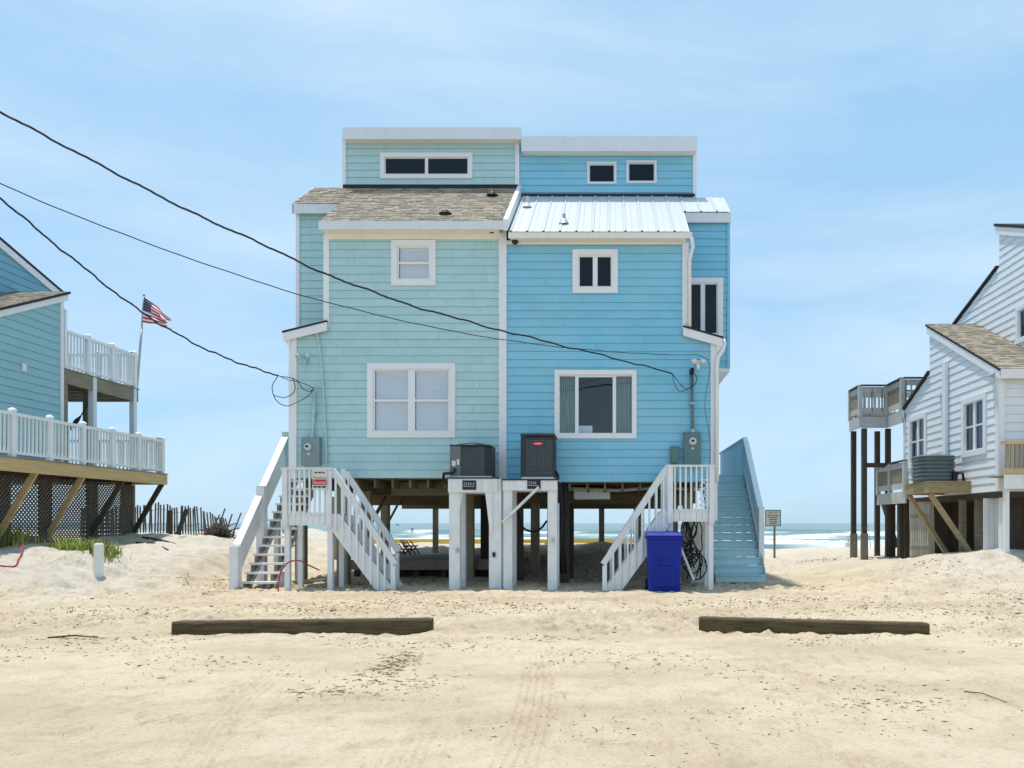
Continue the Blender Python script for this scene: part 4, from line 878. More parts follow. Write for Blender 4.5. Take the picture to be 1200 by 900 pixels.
# ------------------------------------------------------------------ wheeled bin
Y = 16.12; xc = XP(777.5, Y); g0 = gh(xc, Y)-.02; hh = ZP(628, Y)-g0
t = thing('wheeled_bin', 'blue wheeled rubbish bin in front of the right landing steps', 'bin', (xc, Y, g0))
wb, wt, db, dt = .335, .37, .30, .40
m = MB(); m.hexa([(xc-wb, Y-db, g0), (xc+wb, Y-db, g0), (xc+wb, Y+db, g0+.05), (xc-wb, Y+db, g0+.05), (xc-wt, Y-dt, g0+hh), (xc+wt, Y-dt, g0+hh), (xc+wt, Y+dt, g0+hh), (xc-wt, Y+dt, g0+hh)]); m.build('body', BIN, t, bevel=.035)
m = MB(); m.hexa([(xc-wt-.03, Y-dt-.03, g0+hh-.06), (xc+wt+.03, Y-dt-.03, g0+hh-.06), (xc+wt+.03, Y+dt+.02, g0+hh-.06), (xc-wt-.03, Y+dt+.02, g0+hh-.06), (xc-wt-.035, Y-dt-.035, g0+hh), (xc+wt+.035, Y-dt-.035, g0+hh), (xc+wt+.035, Y+dt+.02, g0+hh), (xc-wt-.035, Y+dt+.02, g0+hh)]); m.build('rim', BIN, t, bevel=.015)
m = MB(); m.hexa([(xc-wt-.04, Y-dt-.05, g0+hh+.002), (xc+wt+.04, Y-dt-.05, g0+hh+.002), (xc+wt+.04, Y+dt+.02, g0+hh+.002), (xc-wt-.04, Y+dt+.02, g0+hh+.002), (xc-wt+.02, Y-dt+.03, g0+hh+.075), (xc+wt-.02, Y-dt+.03, g0+hh+.075), (xc+wt-.03, Y+dt-.02, g0+hh+.11), (xc-wt+.03, Y+dt-.02, g0+hh+.11)]); m.build('lid', BIN, t, bevel=.025)
fz = lambda z: Y-db-(dt-db)*(z-g0)/hh-.004
for (x0, x1, z0, z1, d_) in ((xc-.24, xc+.24, g0+.12, g0+.56, .018), (xc-.09, xc+.09, g0+.58, g0+.72, .03)):
    m = MB(); m.hexa([(x0, fz(z0)-d_, z0), (x1, fz(z0)-d_, z0), (x1, fz(z0)+.02, z0), (x0, fz(z0)+.02, z0), (x0+.03, fz(z1)-d_, z1), (x1-.03, fz(z1)-d_, z1), (x1-.03, fz(z1)+.02, z1), (x0+.03, fz(z1)+.02, z1)]); m.build('moulded_panel', BIN, t, bevel=.01)
for s in (-1, 1): MB().cyl((xc+s*.31, Y+db+.02, g0+.12), (xc+s*.38, Y+db+.02, g0+.12), .12, .12, 20).build('wheel', BLACK, t)
MB().tube([(xc-.3, Y+dt, g0+hh-.05), (xc-.3, Y+dt+.1, g0+hh), (xc+.3, Y+dt+.1, g0+hh), (xc+.3, Y+dt, g0+hh-.05)], .018, 8).build('handle', BIN, t, smooth=True)
# leaning board, cable tangle and lattice under the right landing
tag(MB().beam(P(797, 640, 16.5), P(813, 680, 16.35), .05, .16, (0, -1, 0)).build('leaning_board', WPAINT, None), 'white board leaning under the right landing beside the blue bin', 'board')
t = thing('cable_tangle', 'tangle of black cables hanging under the right landing', 'cables', P(812, 684, 17.0))
for k in range(11):
    x0 = random.uniform(798, 820); pts = []
    nn = 6; x1 = random.uniform(800, 822); a = random.uniform(-10, 10)
    for i in range(nn):
        f = i/(nn-1); pts.append(tuple(P(x0+(x1-x0)*f+a*math.sin(f*math.pi*random.choice((1, 2)))+random.uniform(-2, 2), 606+f*random.uniform(45, 74), 16.95+random.uniform(-.12, .1))))
    MB().tube([Vector(q) for q in smooth_path(pts, 24)], .016, 6).build('cable', RUBBER, t, smooth=True, normals=False)
for k in range(3):
    c = P(806+k*5, 650+k*7, 16.9); pts = [c+Vector((.22*math.cos(i*.42)*(1+.1*math.sin(i)), .03*math.sin(i*1.1), .30*math.sin(i*.42))) for i in range(17)]
    MB().tube(pts, .015, 6).build('coil', RUBBER, t, smooth=True, normals=False)
c0, c1, c2, c3 = XP(820, 17.2), XP(834, 17.2), ZP(592, 17.2), ZP(563, 17.2)
m = MB(); m.box(c0, c1, 17.188, 17.222, c3, c3+.03); m.box(c0, c1, 17.188, 17.222, c2-.03, c2); t = m.build('lattice_panel', WPAINT, LSR)
for i in range(9):
    for s in (-1, 1):
        u = -.6+i*.15; q = [(c0, c2), (c1, c2), (c1, c3), (c0, c3)]
        band = clip(clip(q, 1, -s, c0+u+.035-s*c2), -1, s, -(c0+u)+s*c2) if clip(q, 1, -s, c0+u+.035-s*c2) else []
        if band: MB().prism([(a, 17.2+s*.006, b_) for a, b_ in band], (0, .01, 0)).build('slat', WPAINT, t)
MB().box(XP(810, 17.6), XP(832, 17.6), 17.55, 17.6, .05, 1.5).build('storage_board', SIGNW, None)
tag(bpy.data.objects['storage_board'], 'pale board panel behind the black cable tangle', 'panel')
# red hose at the left landing
g = lambda x, y: gh(x, y)+.02
pts = [(XP(326, 16.0), 16.0, g(XP(326, 16.0), 16.0)), (XP(327, 16.05), 16.05, ZP(678, 16.05)), (XP(331, 16.1), 16.1, ZP(667, 16.1)), (XP(339, 16.12), 16.12, ZP(658.5, 16.12)), (XP(350, 16.15), 16.15, ZP(657, 16.15)), (XP(361, 16.4), 16.4, ZP(662, 16.4)), (XP(374, 16.9), 16.9, ZP(668, 16.9))]
tag(MB().tube([Vector(q) for q in smooth_path(pts, 40)], .015, 8).build('garden_hose', HOSE, None, smooth=True), 'dark red hose arching between the left staircase and landing posts', 'hose')
pts = [(XP(-30, 15.2), 15.2), (XP(5, 15.3), 15.3), (XP(14, 15.35), 15.35), (XP(22, 15.7), 15.7), (XP(27, 16.3), 16.3)]
tag(MB().tube([Vector(q) for q in smooth_path([(a, b_, gh(a, b_)+.02+(.12 if i == 4 else 0)) for i, (a, b_) in enumerate(pts)], 30)], .015, 8).build('garden_hose', HOSE, None, smooth=True), 'bright red hose lying on the left dune at the picture edge', 'hose')
# ------------------------------------------------------------------ low deck, chairs and rail behind
t = thing('low_deck', 'low dark wooden deck under the teal half of the house', 'deck', (-4.6, 22, 0))
xa, xb = -7.0, -2.75
MB().box(xa, xb, 19.85, 19.90, .20, .425).build('rim_board', WOODG, t)
for i in range(24): MB().box(xa, xb, 19.86+.15*i, 19.86+.15*i+.14, .427, .46).build('deck_board', WOODG, t)
for i in range(6): MB().box(xa+.3+.72*i, xa+.42+.72*i, 19.95, 20.07, gh(xa+.3+.72*i, 20)-.2, .426).build('post', WOODD, t)
MB().box(xa, xb, 20.3, 20.34, -.05, .20).build('skirt_board', WOODD, t)  # dark board added below the deck, painting the shade there
def beach_chair(x, y, z, label):
    t = thing('beach_chair', label, 'chair', (x, y, z)); z -= .02
    for s in (-1, 1):
        MB().beam((x+.02, y+s*.25, z), (x+.32, y+s*.25, z+.26), .03, .035).build('front_leg', BLACK, t); MB().beam((x+.42, y+s*.25, z), (x+.10, y+s*.25, z+.46), .03, .035).build('back_leg', BLACK, t)
        MB().beam((x-.02, y+s*.25, z+.27), (x+.38, y+s*.25, z+.28), .05, .03).build('arm', BLACK, t)
    for i in range(5): MB().beam((x+.05+.07*i, y-.24, z+.14+.005*i), (x+.05+.07*i, y+.24, z+.14+.005*i), .05, .02).build('seat_slat', BLACK, t)
    for i in range(6): MB().beam((x+.07-.035*i, y-.24, z+.18+.055*i), (x+.07-.035*i, y+.24, z+.18+.055*i), .03, .04).build('back_slat', BLACK, t)
beach_chair(XP(466, 24.6), 24.6, gh(XP(466, 24.6), 24.6), 'black beach chair behind the low deck, nearer the white steps')
beach_chair(XP(475, 25.4), 25.4, gh(XP(475, 25.4), 25.4), 'black beach chair behind the low deck, further from the white steps')
def rail_fence(label, x0, x1, y, boards, step, mat):
    t = thing('rail_fence', label, 'fence', ((x0+x1)/2, y, gh((x0+x1)/2, y)))
    for (za, zb_) in boards: MB().box(x0, x1, y-.03, y+.02, za, zb_).build('rail', mat, t)
    n = int((x1-x0)/step)
    for i in range(n+1): MB().box(x0+i*step-.12, x0+i*step+.12, y+.022, y+.14, gh(x0+i*step, y)-.3, boards[0][1]-.01).build('post', mat, t)
rail_fence('yellow wooden beach rail seen beneath the teal half of the house', XP(430, 31), XP(588, 31), 31, [(ZP(637.2, 31), ZP(631.8, 31))], 2.6, WOODY)
rail_fence('yellow two-board beach rail seen beneath the blue half', XP(594, 30), XP(775, 30), 30, [(ZP(636.5, 30), ZP(632, 30)), (ZP(642, 30), ZP(638, 30))], 1.65, WOODY)
# ------------------------------------------------------------------ parking timbers and the white post
def timber(label, a, b_, h, w):
    a, b_ = Vector(a), Vector(b_); t = MB(); d = (b_-a).normalized(); s = Vector((-d.y, d.x, 0)); n = 60; L_ = (b_-a).length
    ring = lambda: None; prof = [(-.5, .0), (-.5, .88), (-.44, .985), (-.2, 1.0), (.2, .995), (.44, .98), (.5, .9), (.5, 0)]
    for i in range(n+1):
        c = a.lerp(b_, i/n); e = min(i, n-i); k = .90 if e == 0 else 1
        for (u, v) in prof:
            r_ = .5*vnoise(np.array([i*.6]), np.array([u*9+v*7.0]), 71)[0]
            t.v.append(c+s*(u*w*k+.012*r_)+Vector((0, 0, v*h*(1-.035*(e == 0))+.014*r_*(v > .5)-.07)))
    m_ = len(prof)
    for i in range(n):
        for k in range(m_): t.face(i*m_+k, i*m_+(k+1) % m_, (i+1)*m_+(k+1) % m_, (i+1)*m_+k)
    t.face(*range(m_)); t.face(*[n*m_+k for k in range(m_)])
    return tag(t.build('parking_timber', CREO, None), label, 'timber', 'timbers lying on the sand')
timber('long dark timber lying on the sand, left of the two', (XP(205, 9.85), 9.85, 0), (XP(507, 10.1), 10.1, .01), .222, .20)
timber('long dark timber lying on the sand, right of the two', (XP(819, 10.15), 10.15, .02), (XP(1087, 9.85), 9.85, -.02), .222, .20)
p = (XP(115, 16.0), 16.0); g0 = gh(*p)
m = MB(); m.tube([(p[0], p[1], g0-.4), (p[0]+.015, p[1], ZP(640, 16)), (p[0]+.016, p[1], ZP(638, 16)), (p[0]+.016, p[1], ZP(636.5, 16))], [.115, .112, .105, .08], 4)
tag(m.build('marker_post', POSTW, None), 'short square white post standing at the foot of the left dune', 'post')
# ------------------------------------------------------------------ dune sign
Y = 27.5; a, b_ = XP(896.5, Y), XP(915, Y); z1, z0 = ZP(597.5, Y), ZP(616.5, Y); uc = (a+b_)/2
t = thing('dune_sign', 'square keep off notice on a grey post right of the blue stairs', 'sign', (uc, Y, gh(uc, Y)))
MB().box(a, b_, Y-.015, Y, z0, z1).build('panel', SIGNW, t)
fr = front(Y-.015); bw = .035
m = MB(); m.fbox(fr, a, b_, z1-bw, z1, .0005, .004); m.fbox(fr, a, b_, z0, z0+bw, .0005, .004); m.fbox(fr, a, a+bw, z0+bw, z1-bw, .0005, .004); m.fbox(fr, b_-bw, b_, z0+bw, z1-bw, .0005, .004); m.build('border', METER, t)
text('KEEP OFF', .085, fr, uc, z1-.13, .001, RED, t, bold=.001)
for i, s in enumerate(((.10, .12, .16), (.05, .12, .14), (.28,), (.11, .15), (.28,))): small_print(fr, uc, z1-.215-.075*i, s, .028, t)
MB().box(uc+.03, uc+.10, Y+.002, Y+.07, gh(uc, Y)-.4, z1-.1).build('post', WOODG, t)
# ------------------------------------------------------------------ neighbour on the left: grey-blue house with decks
XW = -14.3
hl = thing('grey_blue_house', 'grey-blue sided house on stilts cut by the left picture edge', 'house', (-16, 18, 0))
frs = Frame((XW, 0, 0), (0, 1, 0), (1, 0, 0)); rl = lambda y: 7.45+.48*(y-19.35)
siding(frs, [[(14.2, 2.7), (19.35, 2.7), (19.35, rl(19.35)-.18), (14.2, rl(14.2)-.18)]], [], HBLUE, hl, course=.2)
fru = Frame((-15.7, 0, 0), (0, 1, 0), (1, 0, 0)); ru = lambda y: 8.12-.32*(y-21.1)
siding(fru, [[(15, 5), (21.1, 5), (21.1, ru(21.1)-.2), (17, ru(17)-.2), (15, ru(17)-1.1)]], [], HBLUE2, hl, course=.2)
MB().fbox(frs, 19.27, 19.37, 2.7, rl(19.35)-.2, .001, .05).build('corner_board', TRIM, hl)
m = MB(); m.prism([(XW+.03, 14.2, rl(14.2)-.22), (XW+.03, 19.5, rl(19.5)-.22), (XW+.03, 19.5, rl(19.5)-.02), (XW+.03, 14.2, rl(14.2)-.02)], (.04, 0, 0)); m.build('rake_board', TRIM, hl)
m = MB(); m.prism([(XW+.1, 14.2, rl(14.2)), (XW+.1, 19.55, rl(19.55)), (XW+.1, 19.55, rl(19.55)-.06), (XW+.1, 14.2, rl(14.2)-.06)], (-1.5, 0, 0)); r_ = m.build('roof', ROOFDK, hl)
def shingle_plane(x0, x1, y0, y1, zf, parent): shingles([(x0, x1, y0, y1)], zf, parent, .13)
shingle_plane(-15.72, XW+.1, 14.6, 19.5, rl, r_)
m = MB(); m.prism([(-15.62, 21.3, ru(21.3)), (-15.62, 16.9, ru(16.9)), (-15.62, 16.9, ru(16.9)-.07), (-15.62, 21.3, ru(21.3)-.07)], (-4, 0, 0)); m.build('roof', ROOFDK, hl)
m = MB(); m.prism([(-15.665, 21.2, ru(21.2)-.26), (-15.665, 16.9, ru(16.9)-.26), (-15.665, 16.9, ru(16.9)-.075), (-15.665, 21.2, ru(21.2)-.075)], (.035, 0, 0)); m.build('rake_board', TRIM, hl)
m = MB(); m.box(-20, XW-.06, 19.3, 19.36, 2.6, 7.2); m.box(-20, -15.76, 21.0, 21.09, 2.6, 8.0); m.build('rear_wall', HBLUE, hl)
MB().box(XW-.04, XW+.04, 19.42, 19.5, 5.6, 7.05).build('downspout', VINYL, hl)
MB().fbox(frs, 18.0, 18.12, 5.15, 5.33, .03, .06).build('wall_vent', TRIM, hl)
MB().box(-20, XW+.0, 14.2, 19.3, 2.55, 2.69).build('floor', WOODD, hl)
# decks
def vinyl_rail(parent, p, q, zf, h, posts, mat=VINYL, bal=.115, bw=.035, gap=.10, rails=(.07, .06)):
    p, q = Vector((*p, zf)), Vector((*q, zf)); d = (q-p); Ln = d.length; dn = d.normalized(); up = Vector((0, 0, 1))
    MB().beam(p+up*h, q+up*h, .09, rails[0]).build('top_rail', mat, parent); MB().beam(p+up*gap, q+up*gap, .05, rails[1]).build('bottom_rail', mat, parent)
    n = int(Ln/bal); b0 = None
    for i in range(n+1):
        c = p+dn*(i*Ln/n)
        if b0 is None: b0 = MB().box(c.x-bw/2, c.x+bw/2, c.y-bw/2, c.y+bw/2, zf+gap+.02, zf+h-.02).build('baluster', mat, parent); c0 = c
        else: dup(b0, c-c0)
    p0 = None
    for i in range(posts):
        c = p+dn*(Ln*i/(posts-1))
        if p0 is None:
            m = MB(); m.box(c.x-.055, c.x+.055, c.y-.055, c.y+.055, zf-.02, zf+h+.09); m.hexa([(c.x-.068, c.y-.068, zf+h+.09), (c.x+.068, c.y-.068, zf+h+.09), (c.x+.068, c.y+.068, zf+h+.09), (c.x-.068, c.y+.068, zf+h+.09), (c.x-.02, c.y-.02, zf+h+.14), (c.x+.02, c.y-.02, zf+h+.14), (c.x+.02, c.y+.02, zf+h+.14), (c.x-.02, c.y+.02, zf+h+.14)])
            p0 = m.build('rail_post', mat, parent); cp = c
        else: dup(p0, c-cp)
dk = thing('wood_deck', 'lower wooden deck with white railing on the grey-blue house', 'deck', (-14.5, 19, 0))
XD = -13.3; zd = 2.93
MB().box(XD-.05, XD, 13.2, 22.3, zd-.33, zd-.03).build('rim_joist', WOODN, dk); MB().box(-18, XD-.052, 22.25, 22.30, zd-.33, zd-.03).build('rim_joist', WOODN, dk)
for i in range(13): MB().box(XD-.14*(i+1)+.02, XD-.14*i+.015, 13.2, 22.33, zd-.028, zd).build('deck_board', WOODG, dk)
MB().box(-18, XD-.14*13, 19.4, 22.33, zd-.028, zd).build('deck_floor', WOODG, dk)
for i in range(13): MB().box(-18, XD-.06, 13.4+.7*i, 13.45+.7*i, zd-.28, zd-.032).build('joist', WOODD, dk)
vinyl_rail(dk, (XD-.10, 13.3), (XD-.10, 22.2), zd, .97, 9); vinyl_rail(dk, (XD-.2, 22.2), (-17.6, 22.2), zd, .97, 4)
for y in (14.2, 15.75, 17.3, 18.85, 20.4, 22.2):
    MB().beam((XD-.1, y, zd-.30), (XW-.05, y, 1.0), .05, .14).build('knee_brace', WOODN if y < 19 else WOODD, dk)
for y in (14.2, 16.6, 19.0, 20.7, 22.15):
    for x in (XW-.15, XW-2.6): MB().box(x-.1, x+.1, y-.1, y+.1, .2, zd-.03).build('piling', WOODD, dk)
lt = thing('lattice_skirt', 'brown diagonal lattice skirt below the lower deck', 'lattice', (XW, 18.5, .8))
m = MB(); za, zb_, ya, yb = .55, zd-.34, 13.5, 22.25; q0 = [(ya, za), (yb, za), (yb, zb_), (ya, zb_)]
for s in (-1, 1):
    u = -3.2
    while u < yb-ya+3.2:
        c = ya+u-s*za; q = clip(q0, 1, -s, c+.052)
        if q: q = clip(q, -1, s, -c)
        if q: m.prism([(XW+.02+.012*s, a, b_) for a, b_ in q], (.01, 0, 0))
        u += .112
m.build('lattice', FENCEW, lt, kind='stuff')
MB().box(XW-.02, XW+.05, 22.2, 22.28, .5, zb_).build('frame_post', WOODG, lt)
ud = thing('wood_deck', 'upper wooden deck with white railing on tall posts of the grey-blue house', 'deck', (-15.5, 21, 3))
zu = 5.52; y0, y1 = 19.4, 22.5
MB().box(XW-.05, XW, y0, y1, zu-.40, zu-.03).build('rim_joist', WOODG, ud); MB().box(-18, XW-.052, y1-.05, y1, zu-.40, zu-.03).build('rim_joist', WOODG, ud)
for i in range(9): MB().box(-18, XW+.02, y0+.35*i, y0+.35*i+.34, zu-.028, zu).build('deck_board', WOODG, ud)
for i in range(6): MB().box(-18, XW-.06, y0+.1+.55*i, y0+.15+.55*i, zu-.32, zu-.032).build('joist', WOODG, ud)
vinyl_rail(ud, (XW-.08, y0+.05), (XW-.08, y1-.06), zu, 1.0, 4); vinyl_rail(ud, (XW-.15, y1-.06), (-17.5, y1-.06), zu, 1.0, 4)
for (x, y, mt) in ((XW-.06, 22.35, FASCIA), (XW-.06, 20.6, FASCIA), (XW-.5, 21.0, WOODG), (XW-.10, 19.55, WOODG)): MB().box(x-.07, x+.07, y-.07, y+.07, zd+.001, zu-.03).build('post', mt, ud)
hm = thing('hammock', 'dark rope hammock slung on the lower deck of the grey-blue house', 'hammock', P(84, 500, 20.5))
MB().tube([P(104, 472, 20.9), P(95, 487, 20.8), P(90, 493, 20.6), P(84, 501, 20.4), P(76, 508, 20.2)], [.012, .016, .06, .05, .012], 8).build('sling', RUBBER, hm, smooth=True)
# flag
fp = thing('flag_pole', 'slim leaning flag pole at the corner of the upper deck', 'flag pole', P(161, 470, 22.6))
MB().tube([P(160.5, 455, 22.62), P(164, 410, 22.62), P(166, 385, 22.62)], .035, 8).build('pole_sleeve', STEEL, fp, smooth=True); MB().tube([P(166, 386, 22.62), P(168.6, 346, 22.62)], .026, 8).build('pole', STEEL, fp, smooth=True)
MB().blob(P(168.7, 345, 22.62), .04, .04, .04).build('finial', STEEL, fp, smooth=True)
def flag_mat():
    m = bpy.data.materials.new('flag_cloth'); m.use_nodes = True; t = m.node_tree; b = t.nodes['Principled BSDF']; l = t.links.new; b.inputs['Roughness'].default_value = .9
    uv = t.nodes.new('ShaderNodeUVMap'); uv.uv_map = 'uv'; sp = t.nodes.new('ShaderNodeSeparateXYZ'); l(uv.outputs[0], sp.inputs[0])
    def mth(op, a, b_=None):
        n = t.nodes.new('ShaderNodeMath'); n.operation = op
        for i, q in enumerate((a, b_)):
            if q is None: continue
            if isinstance(q, (int, float)): n.inputs[i].default_value = q
            else: l(q, n.inputs[i])
        return n.outputs[0]
    U, V = sp.outputs[0], sp.outputs[1]
    stripe = mth('LESS_THAN', mth('MODULO', mth('MULTIPLY', V, 13), 2), 1)
    canton = mth('MULTIPLY', mth('LESS_THAN', U, .33), mth('GREATER_THAN', V, 6/13))
    fu = mth('SUBTRACT', mth('FRACT', mth('MULTIPLY', U, 15)), .5); fv = mth('SUBTRACT', mth('FRACT', mth('MULTIPLY', V, 9.3)), .5)
    star = mth('LESS_THAN', mth('ADD', mth('MULTIPLY', fu, fu), mth('MULTIPLY', fv, fv)), .05)
    def mx_(f, A, B):
        x = t.nodes.new('ShaderNodeMix'); x.data_type = 'RGBA'; l(f, x.inputs['Factor'])
        for k, q in (('A', A), ('B', B)):
            if isinstance(q, tuple): x.inputs[k].default_value = q
            else: l(q, x.inputs[k])
        return x.outputs['Result']
    c = mx_(stripe, (.85, .82, .82, 1), (.58, .015, .035, 1)); k = mx_(star, (.008, .012, .05, 1), (.6, .6, .62, 1)); l(mx_(canton, c, k), b.inputs['Base Color'])
    return m
n1, n2 = 36, 24; me = bpy.data.meshes.new('flag'); vv = []; uvs = []
A, B, C_, D = P(168.3, 348, 22.55), P(199, 374, 22.55), P(195, 381.5, 22.55), P(166.6, 377.5, 22.55)
for j in range(n2+1):
    for i in range(n1+1):
        u, v = i/n1, j/n2
        top = A.lerp(B, u)+Vector((0, 0, .05*math.sin(u*math.pi))); bot = D.lerp(C_, u)
        q = bot.lerp(top, v); q.y += .16*u*math.sin(u*9+v*4)+.10*u*math.sin(v*13+u*3); q.x += .02*math.sin(v*9+u*5)*u
        vv.append(tuple(q)); uvs.append((u, v))
ff = [(j*(n1+1)+i, j*(n1+1)+i+1, (j+1)*(n1+1)+i+1, (j+1)*(n1+1)+i) for j in range(n2) for i in range(n1)]
me.from_pydata(vv, [], ff); lay = me.uv_layers.new(name='uv')
for lp_ in me.loops: lay.data[lp_.index].uv = uvs[lp_.vertex_index]
me.polygons.foreach_set('use_smooth', [True]*len(me.polygons)); me.materials.append(flag_mat())
fo = bpy.data.objects.new('flag', me); COL.objects.link(fo); sm = fo.modifiers.new('thickness', 'SOLIDIFY'); sm.thickness = .006
tag(fo, 'striped flag with dark blue canton flying from the slim pole', 'flag')
# ------------------------------------------------------------------ sand fence and brush on the left
sf = thing('sand_fence', 'weathered slat sand fence leaning on the dune beside the deck', 'fence', (-13.5, 23.4, .7))
x = XP(95, 22.6); k = 0
fenceline = [(XP(95, 21.6), 21.6), (XP(160, 23.0), 23.0), (XP(205, 23.6), 23.6), (XP(245, 24.2), 24.2), (XP(270, 24.6), 24.6)]
fl = smooth_path(fenceline, 56)
for i, (x, y) in enumerate(fl):
    g0 = gh(x, y); ht = (.98 if i < 40 else .94-.025*(i-40))+random.uniform(-.04, .04); lean = random.uniform(-.035, .035)+(-.01*(i-38) if i > 38 else 0)
    MB().beam((x, y, g0-.15), (x+lean, y+random.uniform(-.05, .05), g0+ht), .045, .014, (0, 1, 0)).build('slat', FENCEW, sf)
    if i > 42 and i % 3 == 0: MB().beam((x-.05, y+.25, g0-.15), (x+.25+random.uniform(-.1, .2), y+.3, g0+.8+random.uniform(-.2, .1)), .045, .014, (0, 1, 0)).build('slat', FENCEW, sf)
for h_ in (.35, .8): MB().tube([Vector((x, y+.02, gh(x, y)+h_)) for x, y in fl[:44]], .008, 5).build('wire', FENCEW, sf)
for (px, y, zt, px2) in ((199, 23.4, 598, 199.5), (204, 23.5, 596.5, 219)):
    xx = XP(px, y); MB().beam((xx, y, gh(xx, y)-.2), (XP(px2, y), y, ZP(zt, y)), .10, .10, (0, 1, 0)).build('post', WOODD, sf)
br = thing('brush_pile', 'dark brush pile at the right end of the sand fence', 'brush', (-12.1, 22.8, .5))
m = MB()
for i in range(230):
    px = random.gauss(257, 8); y = random.uniform(22.2, 23.6); x = XP(px, y); g0 = gh(x, y); q = Vector((x, y, g0+abs(random.gauss(0, .16))))
    dr = Vector((random.gauss(.25, .5), random.gauss(0, .3), random.gauss(-.15, .25))).normalized()*random.uniform(.2, .6); m.tube([q-dr/2, q+Vector((0, 0, .03)), q+dr/2], [.012, .018, .006], 4)
m.build('twigs', STICK, br, kind='stuff')
# ------------------------------------------------------------------ dune grass
def grass(label, spots, n, h0, h1):
    m = MB()
    for k in range(n):
        px, y, sp = random.choice(spots); x = XP(px, y)+random.gauss(0, sp); yy = y+random.gauss(0, sp); g0 = gh(x, yy)
        a = random.uniform(0, 6.28); h = random.uniform(h0, h1); w = random.uniform(.009, .022); ln = random.uniform(.1, .55)*h; ct, sn = math.cos(a), math.sin(a)
        m.cm = int(random.random() < .3); b0 = len(m.v); side = Vector((-sn*w, ct*w, 0))
        for j in range(5):
            f = j/4; c = Vector((x+ct*ln*f**1.8, yy+sn*ln*f**1.8, g0-.02+h*(f-.25*f*f*random.uniform(.5, 1.3)))); s_ = side*(1-f*.95); m.v += [c-s_, c+s_]
        for j in range(4): m.face(b0+2*j, b0+2*j+1, b0+2*j+3, b0+2*j+2)
    o = m.build('dune_grass', [GRASS, STRAW], None, kind='stuff', normals=False); return tag(o, label, 'grass')
grass('green dune grass growing along the lattice skirt', [(random.choice((62, 70, 76, 84, 90, 98, 105, 112, 119, 126, 131))+random.uniform(-4, 4), random.uniform(16.7, 17.5), random.uniform(.05, .15)) for _ in range(24)]+[(24, 16.6, .08)], 1100, .06, .46)
grass('taller green dune grass tuft at the left picture edge', [(3, 17.5, .22), (-12, 17.5, .4)], 330, .4, .8)
# ------------------------------------------------------------------ neighbour on the right: white house
XR = 9.1
hr = thing('white_sided_house', 'white sided house on stilts cut by the right picture edge', 'house', (11, 19.5, 0))
fr = Frame((XR, 0, 0), (0, 1, 0), (-1, 0, 0)); rr_ = lambda y: 5.12+.52*(y-17.36)
w1 = (19.55-1.0, 19.55+.0, 0, 0)
yy = lambda px: 870*XR/(px-CX); zz = lambda py, px: ZP(py, yy(px))
W2 = (yy(1157.5), yy(1128.5), 3.13, 4.62); W1 = (yy(1087), yy(1066), 3.10, 4.65)
siding(fr, [[(17.36, 2.2), (21.1, 2.2), (21.1, rr_(21.1)-.12), (17.36, rr_(17.36)-.12)], [(21.1, 2.2), (22.9, 2.2), (22.9, 4.92), (21.1, 5.68)]], [inner(W2, .12), inner(W1, .12)], HWHITE, hr, course=.2)
for Wn in (W1, W2): window(fr, Wn, .14, cols(Wn, .14, .02, 2, .07, .04), hr, GLASSD, trim_mat=HWHITE)
ff_ = front(17.36); siding(ff_, [[(XR, 2.2), (13, 2.2), (13, 4.98), (XR, 4.98)]], [], HWHITE, hr, course=.2)
XR2 = 10.5; f2 = Frame((XR2, 0, 0), (0, 1, 0), (-1, 0, 0)); W3 = (18.1, 19.15, 6.05, 7.0)
siding(f2, [[(15.5, 5), (20.0, 5), (20.0, 9.36), (15.5, 7.45)], [(20.0, 5), (22.67, 5), (22.67, 7.4), (20.0, 8.34)]], [inner(W3, .1)], HWHITE, hr, course=.2)
window(f2, W3, .11, cols(W3, .11, .03, 2, .04), hr, GLASSD, trim_mat=HWHITE)
m = MB(); m.box(XR+.06, 13, 22.84, 22.9, 2.2, 4.9); m.box(XR+.06, XR2, 21.04, 21.1, 4.9, 7.0); m.box(XR2+.06, 13, 22.6, 22.67, 4.9, 7.4); m.box(XR2+.06, 13, 19.92, 19.98, 7.4, 9.3); m.build('rear_wall', HWHITE, hr)
m = MB(); m.prism([(XR-.08, 17.2, rr_(17.2)), (XR-.08, 21.25, rr_(21.25)), (XR-.08, 21.25, rr_(21.25)-.06), (XR-.08, 17.2, rr_(17.2)-.06)], (XR2-XR+.05, 0, 0)); m.prism([(XR2-.03, 17.2, rr_(17.2)), (XR2-.03, 19, rr_(19)), (XR2-.03, 19, rr_(19)-.06), (XR2-.03, 17.2, rr_(17.2)-.06)], (2.6, 0, 0)); r_ = m.build('roof', ROOFDK, hr)
shingles([(XR-.08, XR2-.04, 17.2, 21.2), (XR2-.04, 13, 17.2, 19)], rr_, r_, .13)
MB().box(XR-.06, 13, 17.15, 17.19, rr_(17.2)-.24, rr_(17.2)-.02).build('fascia', TRIM, hr)
MB().prism([(XR-.07, 17.2, rr_(17.2)-.26), (XR-.07, 21.2, rr_(21.2)-.26), (XR-.07, 21.2, rr_(21.2)-.062), (XR-.07, 17.2, rr_(17.2)-.062)], (.04, 0, 0)).build('rake_board', TRIM, hr)
MB().prism([(XR-.09, 21.1, 5.78), (XR-.09, 23.1, 4.93), (XR-.09, 23.1, 4.87), (XR-.09, 21.1, 5.72)], (2, 0, 0)).build('rear_roof', ROOFDK, hr)
MB().prism([(XR2-.07, 20.1, 8.42), (XR2-.07, 22.9, 7.46), (XR2-.07, 22.9, 7.40), (XR2-.07, 20.1, 8.36)], (2.6, 0, 0)).build('rear_roof', ROOFDK, hr)
